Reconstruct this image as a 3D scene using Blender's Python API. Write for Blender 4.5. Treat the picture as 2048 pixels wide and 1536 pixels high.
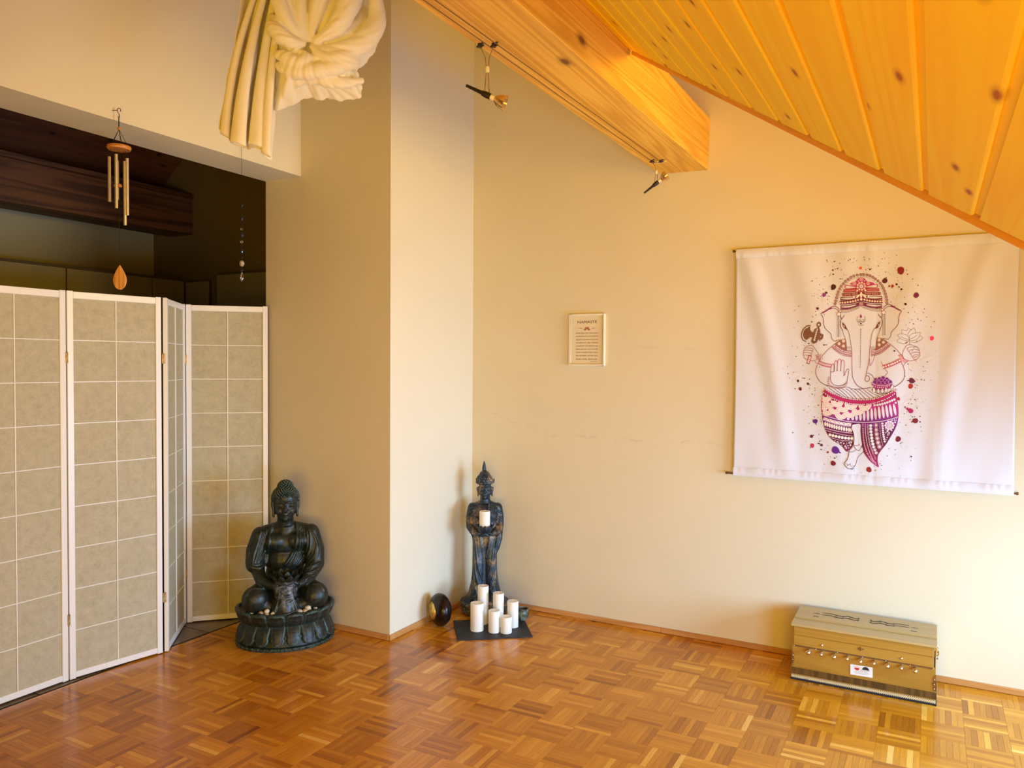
import bpy, bmesh, math, random
from mathutils import Vector, Matrix, Euler, noise
import numpy as np
for o in list(bpy.data.objects): bpy.data.objects.remove(o)
S = bpy.context.scene
COL = S.collection
# ------------------------------------------------------------------ camera
F_PX, PITCH, ROLL, YAW, CAM_H = 1545.77, 2.49722e-2, 5.952e-3, 4.98289e-1, 1.45
fw = Vector((-math.sin(YAW)*math.cos(PITCH), math.cos(YAW)*math.cos(PITCH), -math.sin(PITCH)))
r0 = Vector((math.cos(YAW), math.sin(YAW), 0)); u0 = r0.cross(fw)
rt = r0*math.cos(ROLL)+u0*math.sin(ROLL); up = -r0*math.sin(ROLL)+u0*math.cos(ROLL)
cd = bpy.data.cameras.new('camera'); cam = bpy.data.objects.new('camera', cd); COL.objects.link(cam)
cd.sensor_width = 36; cd.lens = F_PX*36/2048; cd.clip_start = .05
cam.matrix_world = Matrix(((rt.x, up.x, -fw.x, 0), (rt.y, up.y, -fw.y, 0), (rt.z, up.z, -fw.z, CAM_H), (0, 0, 0, 1)))
S.camera = cam
# ------------------------------------------------------------------ world, lights, exposure
S.view_settings.view_transform = 'Standard'; S.view_settings.look = 'None'
S.view_settings.gamma = 1; S.view_settings.use_curve_mapping = False
S.view_settings.exposure = EXPOSURE = 0.0
w = bpy.data.worlds.new('world'); S.world = w; w.use_nodes = True
bg = w.node_tree.nodes['Background']; bg.inputs[0].default_value = (1.0, .60, .22, 1); bg.inputs[1].default_value = .03
def area(name, loc, target, sx, sy, power, color, spread=180):
    l = bpy.data.lights.new(name, 'AREA'); l.shape = 'RECTANGLE'; l.size = sx; l.size_y = sy; l.energy = power; l.color = color
    l.spread = math.radians(spread)
    o = bpy.data.objects.new(name, l); COL.objects.link(o); o.location = loc
    o.rotation_euler = (Vector(target)-Vector(loc)).to_track_quat('-Z', 'Y').to_euler(); return o
# cool daylight low through the dormer window on the right, plus an added warm fill lamp above it
COOL, WARM = (.43, .75, 1.18), (1.0, .61, .045)
area('daylight_dormer_low', (1.47, 3.1, .65), (-2.2, 3.3, -.2), 1.5, .9, 49, COOL, 110)
area('warm_fill_dormer_high', (1.47, 2.9, 1.9), (-3.0, 2.2, 2.9), 1.3, .9, 25, WARM, 100)
area('cool_fill_low', (1.47, 1.1, .38), (-1.6, 4.0, .25), 1.8, .5, 38, COOL, 120)  # added cool fill for the lower gable wall, no window there
# added warm fill lamps behind the camera, the first aimed up at the ceiling
area('ceiling_fill_warm', (.1, -1.7, .35), (.3, 1.4, 2.1), 2.6, 1.4, 92, WARM, 130)
area('room_fill_warm', (1.2, -1.5, 1.4), (-1.0, 4.0, 1.2), 1.4, 1.4, 56, WARM, 120)

# ------------------------------------------------------------------ helpers
def tag(o, label=None, cat=None, group=None, kind=None):
    if label: o['label'] = label
    if cat: o['category'] = cat
    if group: o['group'] = group
    if kind: o['kind'] = kind
    return o
def empty(name, loc=(0, 0, 0), rz=0, **k):
    o = bpy.data.objects.new(name, None); COL.objects.link(o); o.location = loc; o.rotation_euler = (0, 0, rz)
    o.empty_display_size = .05
    return tag(o, **k)
def add(name, me, parent=None, **k):
    o = bpy.data.objects.new(name, me); COL.objects.link(o)
    if parent is not None: o.parent = parent
    return tag(o, **k)
class MB:
    def __init__(s): s.v = []; s.f = []; s.t = []; s.tone = 0.5
    def _add(s, vs, fs):
        n = len(s.v); s.v += [tuple(v) for v in vs]; s.f += [tuple(i+n for i in f) for f in fs]; s.t += [s.tone]*len(fs); return s
    def box(s, x0, x1, y0, y1, z0, z1, M=None):
        vs = [Vector((x, y, z)) for x in (x0, x1) for y in (y0, y1) for z in (z0, z1)]
        if M is not None: vs = [M @ v for v in vs]
        return s._add(vs, [(0, 1, 3, 2), (4, 6, 7, 5), (0, 4, 5, 1), (2, 3, 7, 6), (0, 2, 6, 4), (1, 5, 7, 3)])
    def prism(s, pts, h0, h1, fn):           # pts: 2D outline, fn(u,v,h)->3D
        n = len(pts); vs = [fn(u, v, h0) for u, v in pts]+[fn(u, v, h1) for u, v in pts]
        return s._add(vs, [tuple(range(n))[::-1], tuple(range(n, 2*n))]+[(i, (i+1) % n, (i+1) % n+n, i+n) for i in range(n)])
    def tube(s, pts, r, seg=8, caps=True):
        pts = [Vector(p) for p in pts]; n = len(pts)
        rs = r if isinstance(r, (list, tuple)) else [r]*n
        vs = []; prev = None
        for i, p in enumerate(pts):
            d = (pts[min(i+1, n-1)]-pts[max(i-1, 0)])
            d = d.normalized() if d.length > 1e-9 else Vector((0, 0, 1))
            if prev is None:
                a = d.orthogonal().normalized()
            else:
                a = prev-d*prev.dot(d); a = a.normalized() if a.length > 1e-6 else d.orthogonal().normalized()
            prev = a; b = d.cross(a)
            for k in range(seg):
                t = 2*math.pi*k/seg; vs.append(p+(a*math.cos(t)+b*math.sin(t))*rs[i])
        fs = [(i*seg+k, i*seg+(k+1) % seg, (i+1)*seg+(k+1) % seg, (i+1)*seg+k) for i in range(n-1) for k in range(seg)]
        if caps: fs += [tuple(range(seg))[::-1], tuple(range((n-1)*seg, n*seg))]
        return s._add(vs, fs)
    def cap(s, pts, rs, seg=14):
        rs = rs if isinstance(rs, (list, tuple)) else [rs]*len(pts)
        s.tube(pts, rs, seg); s.ell(pts[0], rs[0]*1.0, seg=seg, rings=8); s.ell(pts[-1], rs[-1]*1.0, seg=seg, rings=8); return s
    def from_mesh(s, me):
        s.v = [tuple(v.co) for v in me.vertices]; s.f = [tuple(p.vertices) for p in me.polygons]; s.t = [.5]*len(s.f); return s
    def lathe(s, prof, seg=24, M=None, closed=False, sq=None):
        vs = []
        for r, z in prof:
            for k in range(seg):
                t = 2*math.pi*k/seg; rr = r*(sq(t, z) if sq else 1)
                v = Vector((rr*math.cos(t), rr*math.sin(t), z)); vs.append(M @ v if M is not None else v)
        n = len(prof)
        fs = [(i*seg+k, i*seg+(k+1) % seg, (i+1)*seg+(k+1) % seg, (i+1)*seg+k) for i in range(n-1) for k in range(seg)]
        if closed: fs += [((n-1)*seg+k, (n-1)*seg+(k+1) % seg, (k+1) % seg, k) for k in range(seg)]
        else: fs += [tuple(range(seg))[::-1], tuple(range((n-1)*seg, n*seg))]
        return s._add(vs, fs)
    def ell(s, c, r, rot=(0, 0, 0), seg=16, rings=10, fn=None):
        R = Euler(rot).to_matrix(); c = Vector(c); r = (r, r, r) if not isinstance(r, (tuple, list)) else r
        vs = []
        for i in range(rings+1):
            ph = math.pi*i/rings
            for k in range(seg):
                t = 2*math.pi*k/seg
                d = Vector((math.sin(ph)*math.cos(t), math.sin(ph)*math.sin(t), math.cos(ph)))
                q = 1 if fn is None else fn(d)
                vs.append(c+R @ Vector((d.x*r[0]*q, d.y*r[1]*q, d.z*r[2]*q)))
        fs = [(i*seg+k, (i+1)*seg+k, (i+1)*seg+(k+1) % seg, i*seg+(k+1) % seg) for i in range(rings) for k in range(seg)]
        return s._add(vs, fs)
    def grid(s, fn, nu, nv, flip=False):
        vs = [fn(i/nu, j/nv) for j in range(nv+1) for i in range(nu+1)]; W = nu+1
        fs = [(j*W+i, j*W+i+1, (j+1)*W+i+1, (j+1)*W+i) for j in range(nv) for i in range(nu)]
        if flip: fs = [f[::-1] for f in fs]
        return s._add(vs, fs)
    def mesh(s, name='m', mat=None, smooth=False, bevel=0, seg=1, tone=False):
        me = bpy.data.meshes.new(name); me.from_pydata([tuple(v) for v in s.v], [], s.f)
        if tone:
            a = me.attributes.new('tone', 'FLOAT', 'FACE'); a.data.foreach_set('value', s.t)
        bm = bmesh.new(); bm.from_mesh(me)
        bmesh.ops.remove_doubles(bm, verts=bm.verts, dist=1e-6)
        bmesh.ops.recalc_face_normals(bm, faces=bm.faces) if not getattr(s, 'keep', False) else None
        if bevel:
            ed = [e for e in bm.edges if len(e.link_faces) == 2 and e.calc_face_angle(0) > .6]
            bmesh.ops.bevel(bm, geom=ed, offset=bevel, segments=seg, affect='EDGES', profile=.5, clamp_overlap=True)
        bm.to_mesh(me); bm.free()
        if smooth:
            me.shade_smooth()
            if smooth != 'all': me.set_sharp_from_angle(angle=math.radians(40 if smooth is True else smooth))
        if mat: me.materials.append(mat)
        return me
    def build(s, name, mat, parent=None, smooth=False, bevel=0, seg=1, tone=False, **k):
        return add(name, s.mesh(name, mat, smooth, bevel, seg, tone), parent, **k)
def remesh(mb, voxel, it=6, factor=.5, name='m', mat=None):
    me = mb.mesh('tmp'); o = bpy.data.objects.new('tmp', me); COL.objects.link(o)
    m = o.modifiers.new('r', 'REMESH'); m.mode = 'VOXEL'; m.voxel_size = voxel; m.adaptivity = 0
    if it:
        q = o.modifiers.new('s', 'SMOOTH'); q.factor = factor; q.iterations = it
    dg = bpy.context.evaluated_depsgraph_get(); r = bpy.data.meshes.new_from_object(o.evaluated_get(dg)); r.name = name
    bpy.data.objects.remove(o); bpy.data.meshes.remove(me)
    r.shade_smooth(); r.materials.clear()
    if mat: r.materials.append(mat)
    return r
# ------------------------------------------------------------------ materials
class NT:
    def __init__(s, name):
        s.m = bpy.data.materials.new(name); s.m.use_nodes = True; s.n = s.m.node_tree.nodes; s.l = s.m.node_tree.links
        s.b = s.n['Principled BSDF']
    def node(s, t, **k):
        n = s.n.new(t)
        for a, v in k.items():
            if a.startswith('_'): n.inputs[int(a[1:])].default_value = v
            else: setattr(n, a, v)
        return n
    def link(s, a, b): s.l.new(a, b)
    def coord(s, kind='Object', scale=(1, 1, 1), rnd=False, loc=(0, 0, 0)):
        tc = s.node('ShaderNodeTexCoord'); mp = s.node('ShaderNodeMapping'); mp.inputs['Scale'].default_value = scale; mp.inputs['Location'].default_value = loc
        src = tc.outputs[kind]
        if rnd:
            oi = s.node('ShaderNodeObjectInfo'); mu = s.node('ShaderNodeMath', operation='MULTIPLY', _1=53.0); s.link(oi.outputs['Random'], mu.inputs[0])
            ad = s.node('ShaderNodeVectorMath', operation='ADD'); s.link(src, ad.inputs[0]); s.link(mu.outputs[0], ad.inputs[1]); src = ad.outputs[0]
        s.link(src, mp.inputs['Vector']); return mp.outputs[0]
    def noise(s, vec, scale, detail=4, rough=.5, dist=0):
        n = s.node('ShaderNodeTexNoise'); n.inputs['Scale'].default_value = scale; n.inputs['Detail'].default_value = detail
        n.inputs['Roughness'].default_value = rough; n.inputs['Distortion'].default_value = dist; s.link(vec, n.inputs['Vector']); return n.outputs['Fac']
    def ramp(s, fac, stops):
        r = s.node('ShaderNodeValToRGB'); e = r.color_ramp.elements
        while len(e) < len(stops): e.new(.5)
        for i, (p, c) in enumerate(stops):
            e[i].position = p; e[i].color = (*c, 1) if len(c) == 3 else c
        s.link(fac, r.inputs[0]); return r.outputs[0]
    def mix(s, fac, a, b, mode='MIX'):
        m = s.node('ShaderNodeMix', data_type='RGBA', blend_type=mode)
        for i, v in ((0, fac), (6, a), (7, b)):
            if isinstance(v, (int, float)): m.inputs[i].default_value = v
            elif isinstance(v, (tuple, list)): m.inputs[i].default_value = (*v, 1) if len(v) == 3 else v
            else: s.link(v, m.inputs[i])
        return m.outputs[2]
    def bump(s, h, strength=.2, dist=.002):
        b = s.node('ShaderNodeBump'); b.inputs['Strength'].default_value = strength; b.inputs['Distance'].default_value = dist
        s.link(h, b.inputs['Height']); s.link(b.outputs[0], s.b.inputs['Normal']); return b
    def set(s, **k):
        for a, v in k.items():
            i = s.b.inputs[a.replace('_', ' ')]
            if isinstance(v, (int, float)): i.default_value = v
            elif isinstance(v, (tuple, list)): i.default_value = (*v, 1) if len(v) == 3 and len(i.default_value) == 4 else v
            else: s.link(v, i)
        return s
def simple(name, col, rough=.5, metal=0, var=.06, scale=30, bump=0, bscale=200, **k):
    t = NT(name); c = t.coord()
    n = t.noise(c, scale, 3)
    a = tuple(max(0, x*(1-var*2)) for x in col); b = tuple(min(1, x*(1+var)) for x in col)
    t.set(Base_Color=t.ramp(n, [(.3, a), (.7, b)]), Roughness=rough, Metallic=metal)
    if bump: t.bump(t.noise(c, bscale, 2), bump, .001)
    for a_, v in k.items(): t.set(**{a_: v})
    return t.m
def wood(name, dark, light, grain='Y', s=1.0, rough=.4, knots=0, ring=1.0, rnd=True, bump=.15, coat=0, knotcol=(.16, .05, .01), ringmix=.5, st_=.07, lines=34.0, spec=.5, finemix=.35):
    t = NT(name)
    st = {'X': (st_, 1, 1), 'Y': (1, st_, 1), 'Z': (1, 1, st_)}[grain]
    v = t.coord('Object', tuple(a*s for a in st), rnd)
    n1 = t.noise(v, 6*ring, 3, .5, .6)
    wv = t.node('ShaderNodeMath', operation='MULTIPLY', _1=lines); t.link(n1, wv.inputs[0])
    sn = t.node('ShaderNodeMath', operation='SINE'); t.link(wv.outputs[0], sn.inputs[0])
    sm = t.node('ShaderNodeMapRange'); sm.inputs[1].default_value = -1; sm.inputs[2].default_value = 1; t.link(sn.outputs[0], sm.inputs[0])
    fine = t.noise(v, 90, 4, .7)
    base = t.mix(ringmix, t.noise(v, 3, 2), sm.outputs[0]); base = t.mix(finemix, base, fine)
    col = t.ramp(base, [(.25, light), (.8, dark)])
    if knots:
        kv = t.coord('Object', (1, 1, 1), rnd); sp_ = t.node('ShaderNodeSeparateXYZ'); t.link(kv, sp_.inputs[0]); gi = 'XYZ'.index(grain); oi_ = [i for i in range(3) if i != gi]
        ac = t.node('ShaderNodeMath', operation='SUBTRACT'); t.link(sp_.outputs[oi_[0]], ac.inputs[0]); t.link(sp_.outputs[oi_[1]], ac.inputs[1])
        al = t.node('ShaderNodeMath', operation='MULTIPLY', _1=.45); t.link(sp_.outputs[gi], al.inputs[0])
        cb = t.node('ShaderNodeCombineXYZ'); t.link(ac.outputs[0], cb.inputs[0]); t.link(al.outputs[0], cb.inputs[1])
        vo = t.node('ShaderNodeTexVoronoi', voronoi_dimensions='2D'); vo.inputs['Scale'].default_value = knots; t.link(cb.outputs[0], vo.inputs['Vector'])
        vc = t.node('ShaderNodeSeparateColor'); t.link(vo.outputs['Color'], vc.inputs[0])
        gt = t.node('ShaderNodeMath', operation='GREATER_THAN', _1=.55); t.link(vc.outputs[0], gt.inputs[0])
        kk = t.ramp(vo.outputs['Distance'], [(.035, (1, 1, 1)), (.075, (.35, .35, .35)), (.13, (0, 0, 0))])
        mm = t.node('ShaderNodeMath', operation='MULTIPLY'); t.link(kk, mm.inputs[0]); t.link(gt.outputs[0], mm.inputs[1])
        col = t.mix(mm.outputs[0], col, knotcol)
    t.set(Base_Color=col, Roughness=rough, Specular_IOR_Level=spec)
    if coat: t.set(Coat_Weight=coat, Coat_Roughness=.12)
    if bump: t.bump(fine, bump, .0008)
    return t.m
# ------------------------------------------------------------------ room surfaces
CB, CA = 1.793, .83                     # right roof slope: z = CB - CA*x
LZ = lambda x: 7.325+.845*x             # left roof slope
RX = (CB-7.325)/(.845+CA)               # ridge
RZ = lambda x: CB-CA*x
YT = lambda x: 2.831-.9815*(x+1.046)    # valley line in plan
def plaster(name, col, rough=.75, amp=.5, scale=240, cracks=False):
    t = NT(name); v = t.coord()
    n = t.noise(v, 3, 3); c = t.ramp(n, [(.3, tuple(a*.97 for a in col)), (.7, col)])
    h = t.noise(v, scale, 3, .6)
    h2 = t.noise(v, scale*.35, 2)
    hm = t.mix(.5, h, h2)
    if cracks:      # old settling cracks running along the gable wall
        sx = t.node('ShaderNodeSeparateXYZ'); t.link(v, sx.inputs[0])
        tot = None
        for z0, drift, x0, x1, w_ in ((.486, -.287, -2.44, -1.93, .008), (1.038, 0, -2.0, -.88, .010), (1.467, -.06, -1.62, -1.0, .006), (1.354, -.06, -2.47, -2.22, .005)):
            sub = t.node('ShaderNodeMath', operation='MULTIPLY_ADD', _1=drift, _2=z0); t.link(sx.outputs[0], sub.inputs[0])
            # centre line z = z0 + drift*(x) + noise
            nz = t.noise(v, 9, 6, .7); ns = t.node('ShaderNodeMath', operation='MULTIPLY_ADD', _1=.11, _2=-.055); t.link(nz, ns.inputs[0])
            ce = t.node('ShaderNodeMath', operation='ADD'); t.link(sub.outputs[0], ce.inputs[0]); t.link(ns.outputs[0], ce.inputs[1])
            d = t.node('ShaderNodeMath', operation='SUBTRACT'); t.link(sx.outputs[2], d.inputs[0]); t.link(ce.outputs[0], d.inputs[1])
            ab = t.node('ShaderNodeMath', operation='ABSOLUTE'); t.link(d.outputs[0], ab.inputs[0])
            mr = t.node('ShaderNodeMapRange'); mr.inputs[1].default_value = 0; mr.inputs[2].default_value = w_; mr.inputs[3].default_value = 1; mr.inputs[4].default_value = 0
            t.link(ab.outputs[0], mr.inputs[0])
            a = t.node('ShaderNodeMapRange'); a.inputs[1].default_value = x0; a.inputs[2].default_value = x0+.1; t.link(sx.outputs[0], a.inputs[0])
            b = t.node('ShaderNodeMapRange'); b.inputs[1].default_value = x1; b.inputs[2].default_value = x1-.2; t.link(sx.outputs[0], b.inputs[0])
            p1 = t.node('ShaderNodeMath', operation='MULTIPLY'); t.link(a.outputs[0], p1.inputs[0]); t.link(b.outputs[0], p1.inputs[1])
            br = t.ramp(t.noise(v, 16, 2), [(.42, (0, 0, 0)), (.6, (1, 1, 1))])
            p2 = t.node('ShaderNodeMath', operation='MULTIPLY'); t.link(p1.outputs[0], p2.inputs[0]); t.link(mr.outputs[0], p2.inputs[1])
            p3 = t.node('ShaderNodeMath', operation='MULTIPLY'); t.link(p2.outputs[0], p3.inputs[0]); t.link(br, p3.inputs[1])
            if tot is None: tot = p3.outputs[0]
            else:
                q = t.node('ShaderNodeMath', operation='MAXIMUM'); t.link(tot, q.inputs[0]); t.link(p3.outputs[0], q.inputs[1]); tot = q.outputs[0]
        sc = t.node('ShaderNodeMath', operation='MULTIPLY', _1=.28); t.link(tot, sc.inputs[0])
        c = t.mix(sc.outputs[0], c, tuple(a*.62 for a in col))
        hs = t.node('ShaderNodeMath', operation='MULTIPLY', _1=1.2); t.link(tot, hs.inputs[0])
        ha = t.node('ShaderNodeMath', operation='ADD'); t.link(hm, ha.inputs[0]); t.link(hs.outputs[0], ha.inputs[1]); hm = ha.outputs[0]
    t.set(Base_Color=c, Roughness=rough); t.bump(hm, amp, .0022)
    return t.m
WALL = (.72, .65, .46)
M_wall = plaster('rough_plaster', WALL, amp=.45)
M_gable = plaster('gable_plaster', WALL, amp=.38, cracks=True)
M_smooth = plaster('smooth_paint', (.75, .70, .54), amp=.06)
M_olive = plaster('olive_plaster', (.42, .40, .27), amp=.1)  # olive walls of the far room
M_base = wood('beech_baseboard', (.42, .19, .05), (.62, .31, .10), 'X', rough=.35)
M_basey = wood('beech_baseboard_y', (.42, .19, .05), (.62, .31, .10), 'Y', rough=.35)
M_dark = simple('dark_gap', (.02, .012, .006), .9)
XL = -5.45
def gable(x0, x1, y0, y1, name, mat, z0=0.0, top=.03):
    xs = [x0]+[x for x in (RX,) if x0 < x < x1]+[x1]
    prof = [(x0, z0), (x1, z0)]+[(x, min(LZ(x), RZ(x))+top) for x in xs[::-1]]
    return MB().prism(prof, y0, y1, lambda u, v, h: (u, h, v)).build(name, mat, kind='structure')
# gable wall carries on to the far left room
prof = [(-3.367, 0), (1.6, 0), (1.6, 3.75), (-2.0, 3.75), (RX, RZ(RX)+.03), (-3.367, LZ(-3.367)+.03)]
MB().prism(prof, 4.05, 4.25, lambda u, v, h: (u, h, v)).build('wall_back', M_gable, kind='structure')
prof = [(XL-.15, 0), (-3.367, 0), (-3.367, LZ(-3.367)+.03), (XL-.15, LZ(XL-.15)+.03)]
MB().prism(prof, 4.05, 4.25, lambda u, v, h: (u, h, v)).build('wall_back_left', plaster('shade_darkened_plaster', (.17, .12, .05), amp=.1), kind='structure')  # same gable wall, its colour darkened to stand for the far room's shade
# chimney block: front face in shade, right face smooth
gable(-3.367, -2.4785, 3.229, 4.05, 'wall_chimney', M_wall)
MB().box(-2.4788, -2.478, 3.2292, 4.0498, .03, 3.80).build('trim_1', M_smooth, kind='structure')
# header wall over the wide opening, seen from below
gable(-3.367, -3.099, -1.2, 3.229, 'wall_header', M_smooth, z0=2.488)
gable(-3.367, -3.10, -1.2, 1.0, 'wall_left_front', M_smooth)
bpy.data.objects['wall_left_front'].location.z = -.0
# closed far room on the left
MB().box(XL-.15, XL, .9, 4.05, 0, LZ(XL)+.05).build('wall_left', M_olive, kind='structure')
MB().prism([(XL, 0), (-3.367, 0), (-3.367, LZ(-3.367)), (XL, LZ(XL))], .9, 1.0, lambda u, v, h: (u, h, v)).build('wall_left_near', M_olive, kind='structure')
# right wall with the dormer window opening (outside the picture)
m = MB()
for a in ((1.5, 1.6, -1.2, 2.35, 0, 2.3), (1.5, 1.6, 3.95, 4.05, 0, 3.7), (1.5, 1.6, 2.35, 3.95, 0, .2), (1.5, 1.6, 2.35, 3.95, 2.6, 3.7)): m.box(*a)
m.build('wall_right', M_smooth, kind='structure')
m = MB()
for a in ((1.52, 1.58, 2.35, 2.42, .2, 2.6), (1.52, 1.58, 3.88, 3.95, .2, 2.6), (1.52, 1.58, 2.42, 3.88, .2, .27), (1.52, 1.58, 2.42, 3.88, 2.53, 2.6), (1.53, 1.57, 3.13, 3.17, .27, 2.53)): m.box(*a)
m.build('window_1', simple('window_paint', (.8, .8, .78), .4), kind='structure')
# baseboards
MB().box(-2.478, -1.272, 4.04, 4.05, .001, .029).build('baseboard_back', M_base, bevel=.002, kind='structure')
MB().box(-1.2705, 1.5, 4.04, 4.05, .001, .029).build('baseboard_back', M_base, bevel=.002, kind='structure')
MB().box(-2.478, -2.466, 3.219, 4.04, .001, .029).build('baseboard_chimney_side', M_basey, bevel=.002, kind='structure')
MB().box(-3.30, -2.4785, 3.217, 3.229, .001, .029).build('baseboard_chimney_front', M_base, bevel=.002, kind='structure')

# ------------------------------------------------------------------ floor: mosaic parquet
def parquet_mat(name, use_obj):
    t = NT(name)
    if use_obj:
        oi = t.node('ShaderNodeObjectInfo'); sc = t.node('ShaderNodeSeparateColor'); t.link(oi.outputs['Color'], sc.inputs[0]); tone = sc.outputs[0]
        v = t.coord('Object', (1, 1, 1), True)
        ax = t.node('ShaderNodeMath', operation='GREATER_THAN', _1=.5); t.link(sc.outputs[1], ax.inputs[0]); axis = ax.outputs[0]
    else:
        at = t.node('ShaderNodeAttribute', attribute_name='tone'); fr = t.node('ShaderNodeMath', operation='FRACT'); t.link(at.outputs['Fac'], fr.inputs[0]); tone = fr.outputs[0]
        ax = t.node('ShaderNodeMath', operation='GREATER_THAN', _1=1.0); t.link(at.outputs['Fac'], ax.inputs[0]); axis = ax.outputs[0]
        v0 = t.coord(); ad = t.node('ShaderNodeVectorMath', operation='ADD'); mu = t.node('ShaderNodeMath', operation='MULTIPLY', _1=91.0)
        t.link(tone, mu.inputs[0]); t.link(v0, ad.inputs[0]); t.link(mu.outputs[0], ad.inputs[1]); v = ad.outputs[0]
    def st(sx, sy):
        mp = t.node('ShaderNodeMapping'); mp.inputs['Scale'].default_value = (sx, sy, 1); t.link(v, mp.inputs[0]); return mp.outputs[0]
    mv = t.node('ShaderNodeMix', data_type='VECTOR'); t.link(axis, mv.inputs[0]); t.link(st(.08, 1), mv.inputs[4]); t.link(st(1, .08), mv.inputs[5])
    g = t.noise(mv.outputs[1], 160, 4, .65)
    col = t.ramp(tone, [(0, (.25, .065, .002)), (.3, (.47, .165, .004)), (.58, (.68, .28, .012)), (.85, (.84, .42, .04)), (1, (.93, .57, .13))])
    col = t.mix(.5, col, t.ramp(g, [(.3, (.62, .55, .5)), (.7, (1.12, 1.1, 1.08))]), 'MULTIPLY')
    big = t.noise(t.coord('Object'), 26, 2)
    t.set(Base_Color=col, Roughness=t.ramp(big, [(.3, (.17,)*3), (.7, (.26,)*3)]), Coat_Weight=.16, Coat_Roughness=.09, IOR=1.4)
    t.bump(big, .10, .003)
    return t.m
M_pq_o = parquet_mat('oak_parquet_single', True); M_pq_a = parquet_mat('oak_parquet', False)
floor = MB().box(-3.39, 1.5, -2.2, 4.05, -.06, -.0035).build('floor', M_dark, kind='structure')
rnd = random.Random(7)
PB, PX, PY, NS = .1525, -.932, 2.9615, 7
strips = []
for i in range(-17, 17):
    for j in range(-34, 9):
        x0, y0 = PX+i*PB, PY+j*PB
        horiz = (i+j) % 2 == 1            # block left of (-.78, 2.81) has strips along X
        bt = rnd.gauss(.48, .085)
        for k in range(NS):
            w_ = PB/NS
            if horiz: r = (x0, x0+PB, y0+k*w_, y0+(k+1)*w_)
            else: r = (x0+k*w_, x0+(k+1)*w_, y0, y0+PB)
            r = [max(r[0], -3.385), min(r[1], 1.5), r[2], min(r[3], 4.045)]
            if r[1]-r[0] < .004 or r[3]-r[2] < .004 or r[2] < -2.2: continue
            if r[3] > 3.229 and r[0] < -2.478:
                if r[1] < -2.47 and r[2] > 3.225: continue
            tn = bt+rnd.gauss(0, .08)+(.30 if rnd.random() < .08 else 0)-(.2 if rnd.random() < .06 else 0)
            cx, cy = (r[0]+r[1])/2, (r[2]+r[3])/2
            d = Vector((cx, cy, -CAM_H)); z_ = d.dot(fw)
            u_, v_ = (1024+F_PX*d.dot(rt)/z_, 768-F_PX*d.dot(up)/z_) if z_ > .3 else (-9e3, 9e3)
            vis = -30 < u_ < 2078 and v_ < 1560 and z_ > 0
            full = abs((r[1]-r[0])-(PB if horiz else w_)) < 1e-6 and abs((r[3]-r[2])-(w_ if horiz else PB)) < 1e-6
            strips.append((z_ if vis and full else 99, r, horiz, min(.99, max(.01, tn)), rnd.uniform(-.0002, .0002)))
strips.sort(key=lambda s: s[0])
G = .00022
def strip_mesh(nm, a, b):
    m = MB(); m.box(-a/2+G, a/2-G, -b/2+G, b/2-G, -.0035, 0); return m.mesh(nm, M_pq_o, bevel=.0003)
smh, smv = strip_mesh('parquet_strip_x', PB, PB/NS), strip_mesh('parquet_strip_y', PB/NS, PB)
rest = MB()
for n, (z_, r, hz, tn, dz) in enumerate(strips):
    if n < 300 and z_ < 90:
        o = add('parquet_strip', smh if hz else smv, floor); o.location = ((r[0]+r[1])/2, (r[2]+r[3])/2, dz); o.color = (tn, 0 if hz else 1, 0, 1)
    else:
        rest.tone = tn+(0 if hz else 1); e = .0003
        x0, x1, y0, y1 = r[0]+G, r[1]-G, r[2]+G, r[3]-G
        vs = [(x0, y0, -.0035), (x1, y0, -.0035), (x1, y1, -.0035), (x0, y1, -.0035), (x0, y0, dz-e), (x1, y0, dz-e), (x1, y1, dz-e), (x0, y1, dz-e),
              (x0+e, y0+e, dz), (x1-e, y0+e, dz), (x1-e, y1-e, dz), (x0+e, y1-e, dz)]
        rest._add(vs, [(0, 1, 5, 4), (1, 2, 6, 5), (2, 3, 7, 6), (3, 0, 4, 7), (4, 5, 9, 8), (5, 6, 10, 9), (6, 7, 11, 10), (7, 4, 8, 11), (8, 9, 10, 11)])
rest.keep = True
me = bpy.data.meshes.new('parquet'); me.from_pydata(rest.v, [], rest.f); a = me.attributes.new('tone', 'FLOAT', 'FACE'); a.data.foreach_set('value', rest.t)
me.materials.append(M_pq_a); add('parquet_strips', me, floor, kind='stuff')
# stone tiles of the far room
M_tile = simple('stone_tile', (.20, .155, .105), .35, 0, .2, 9, .15, 60)
hall = MB().box(XL, -3.39, .9, 4.05, -.06, -.006).build('floor_hall', M_dark, kind='structure')
for iy in range(-3, 8):
    for ix in range(7):
        y0 = 1.947+.3*iy+.003; x1 = -3.397-.3*ix-.003
        if y0 < .9 or y0+.294 > 4.05+.3: continue
        x0 = max(x1-.294, XL+.002); y1 = min(y0+.294, 4.045)
        if x1-x0 < .05 or y1-y0 < .03: continue
        cx, cy = (x0+x1)/2, (y0+y1)/2
        o = MB().box(x0-cx, x1-cx, y0-cy, y1-cy, -.006, 0).build('floor_tile', M_tile, hall, bevel=.0012); o.location = (cx, cy, 0)
MB().box(-3.397, -3.386, .9, 4.05, -.006, .0005).build('trim_2', M_dark, kind='structure')

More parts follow.
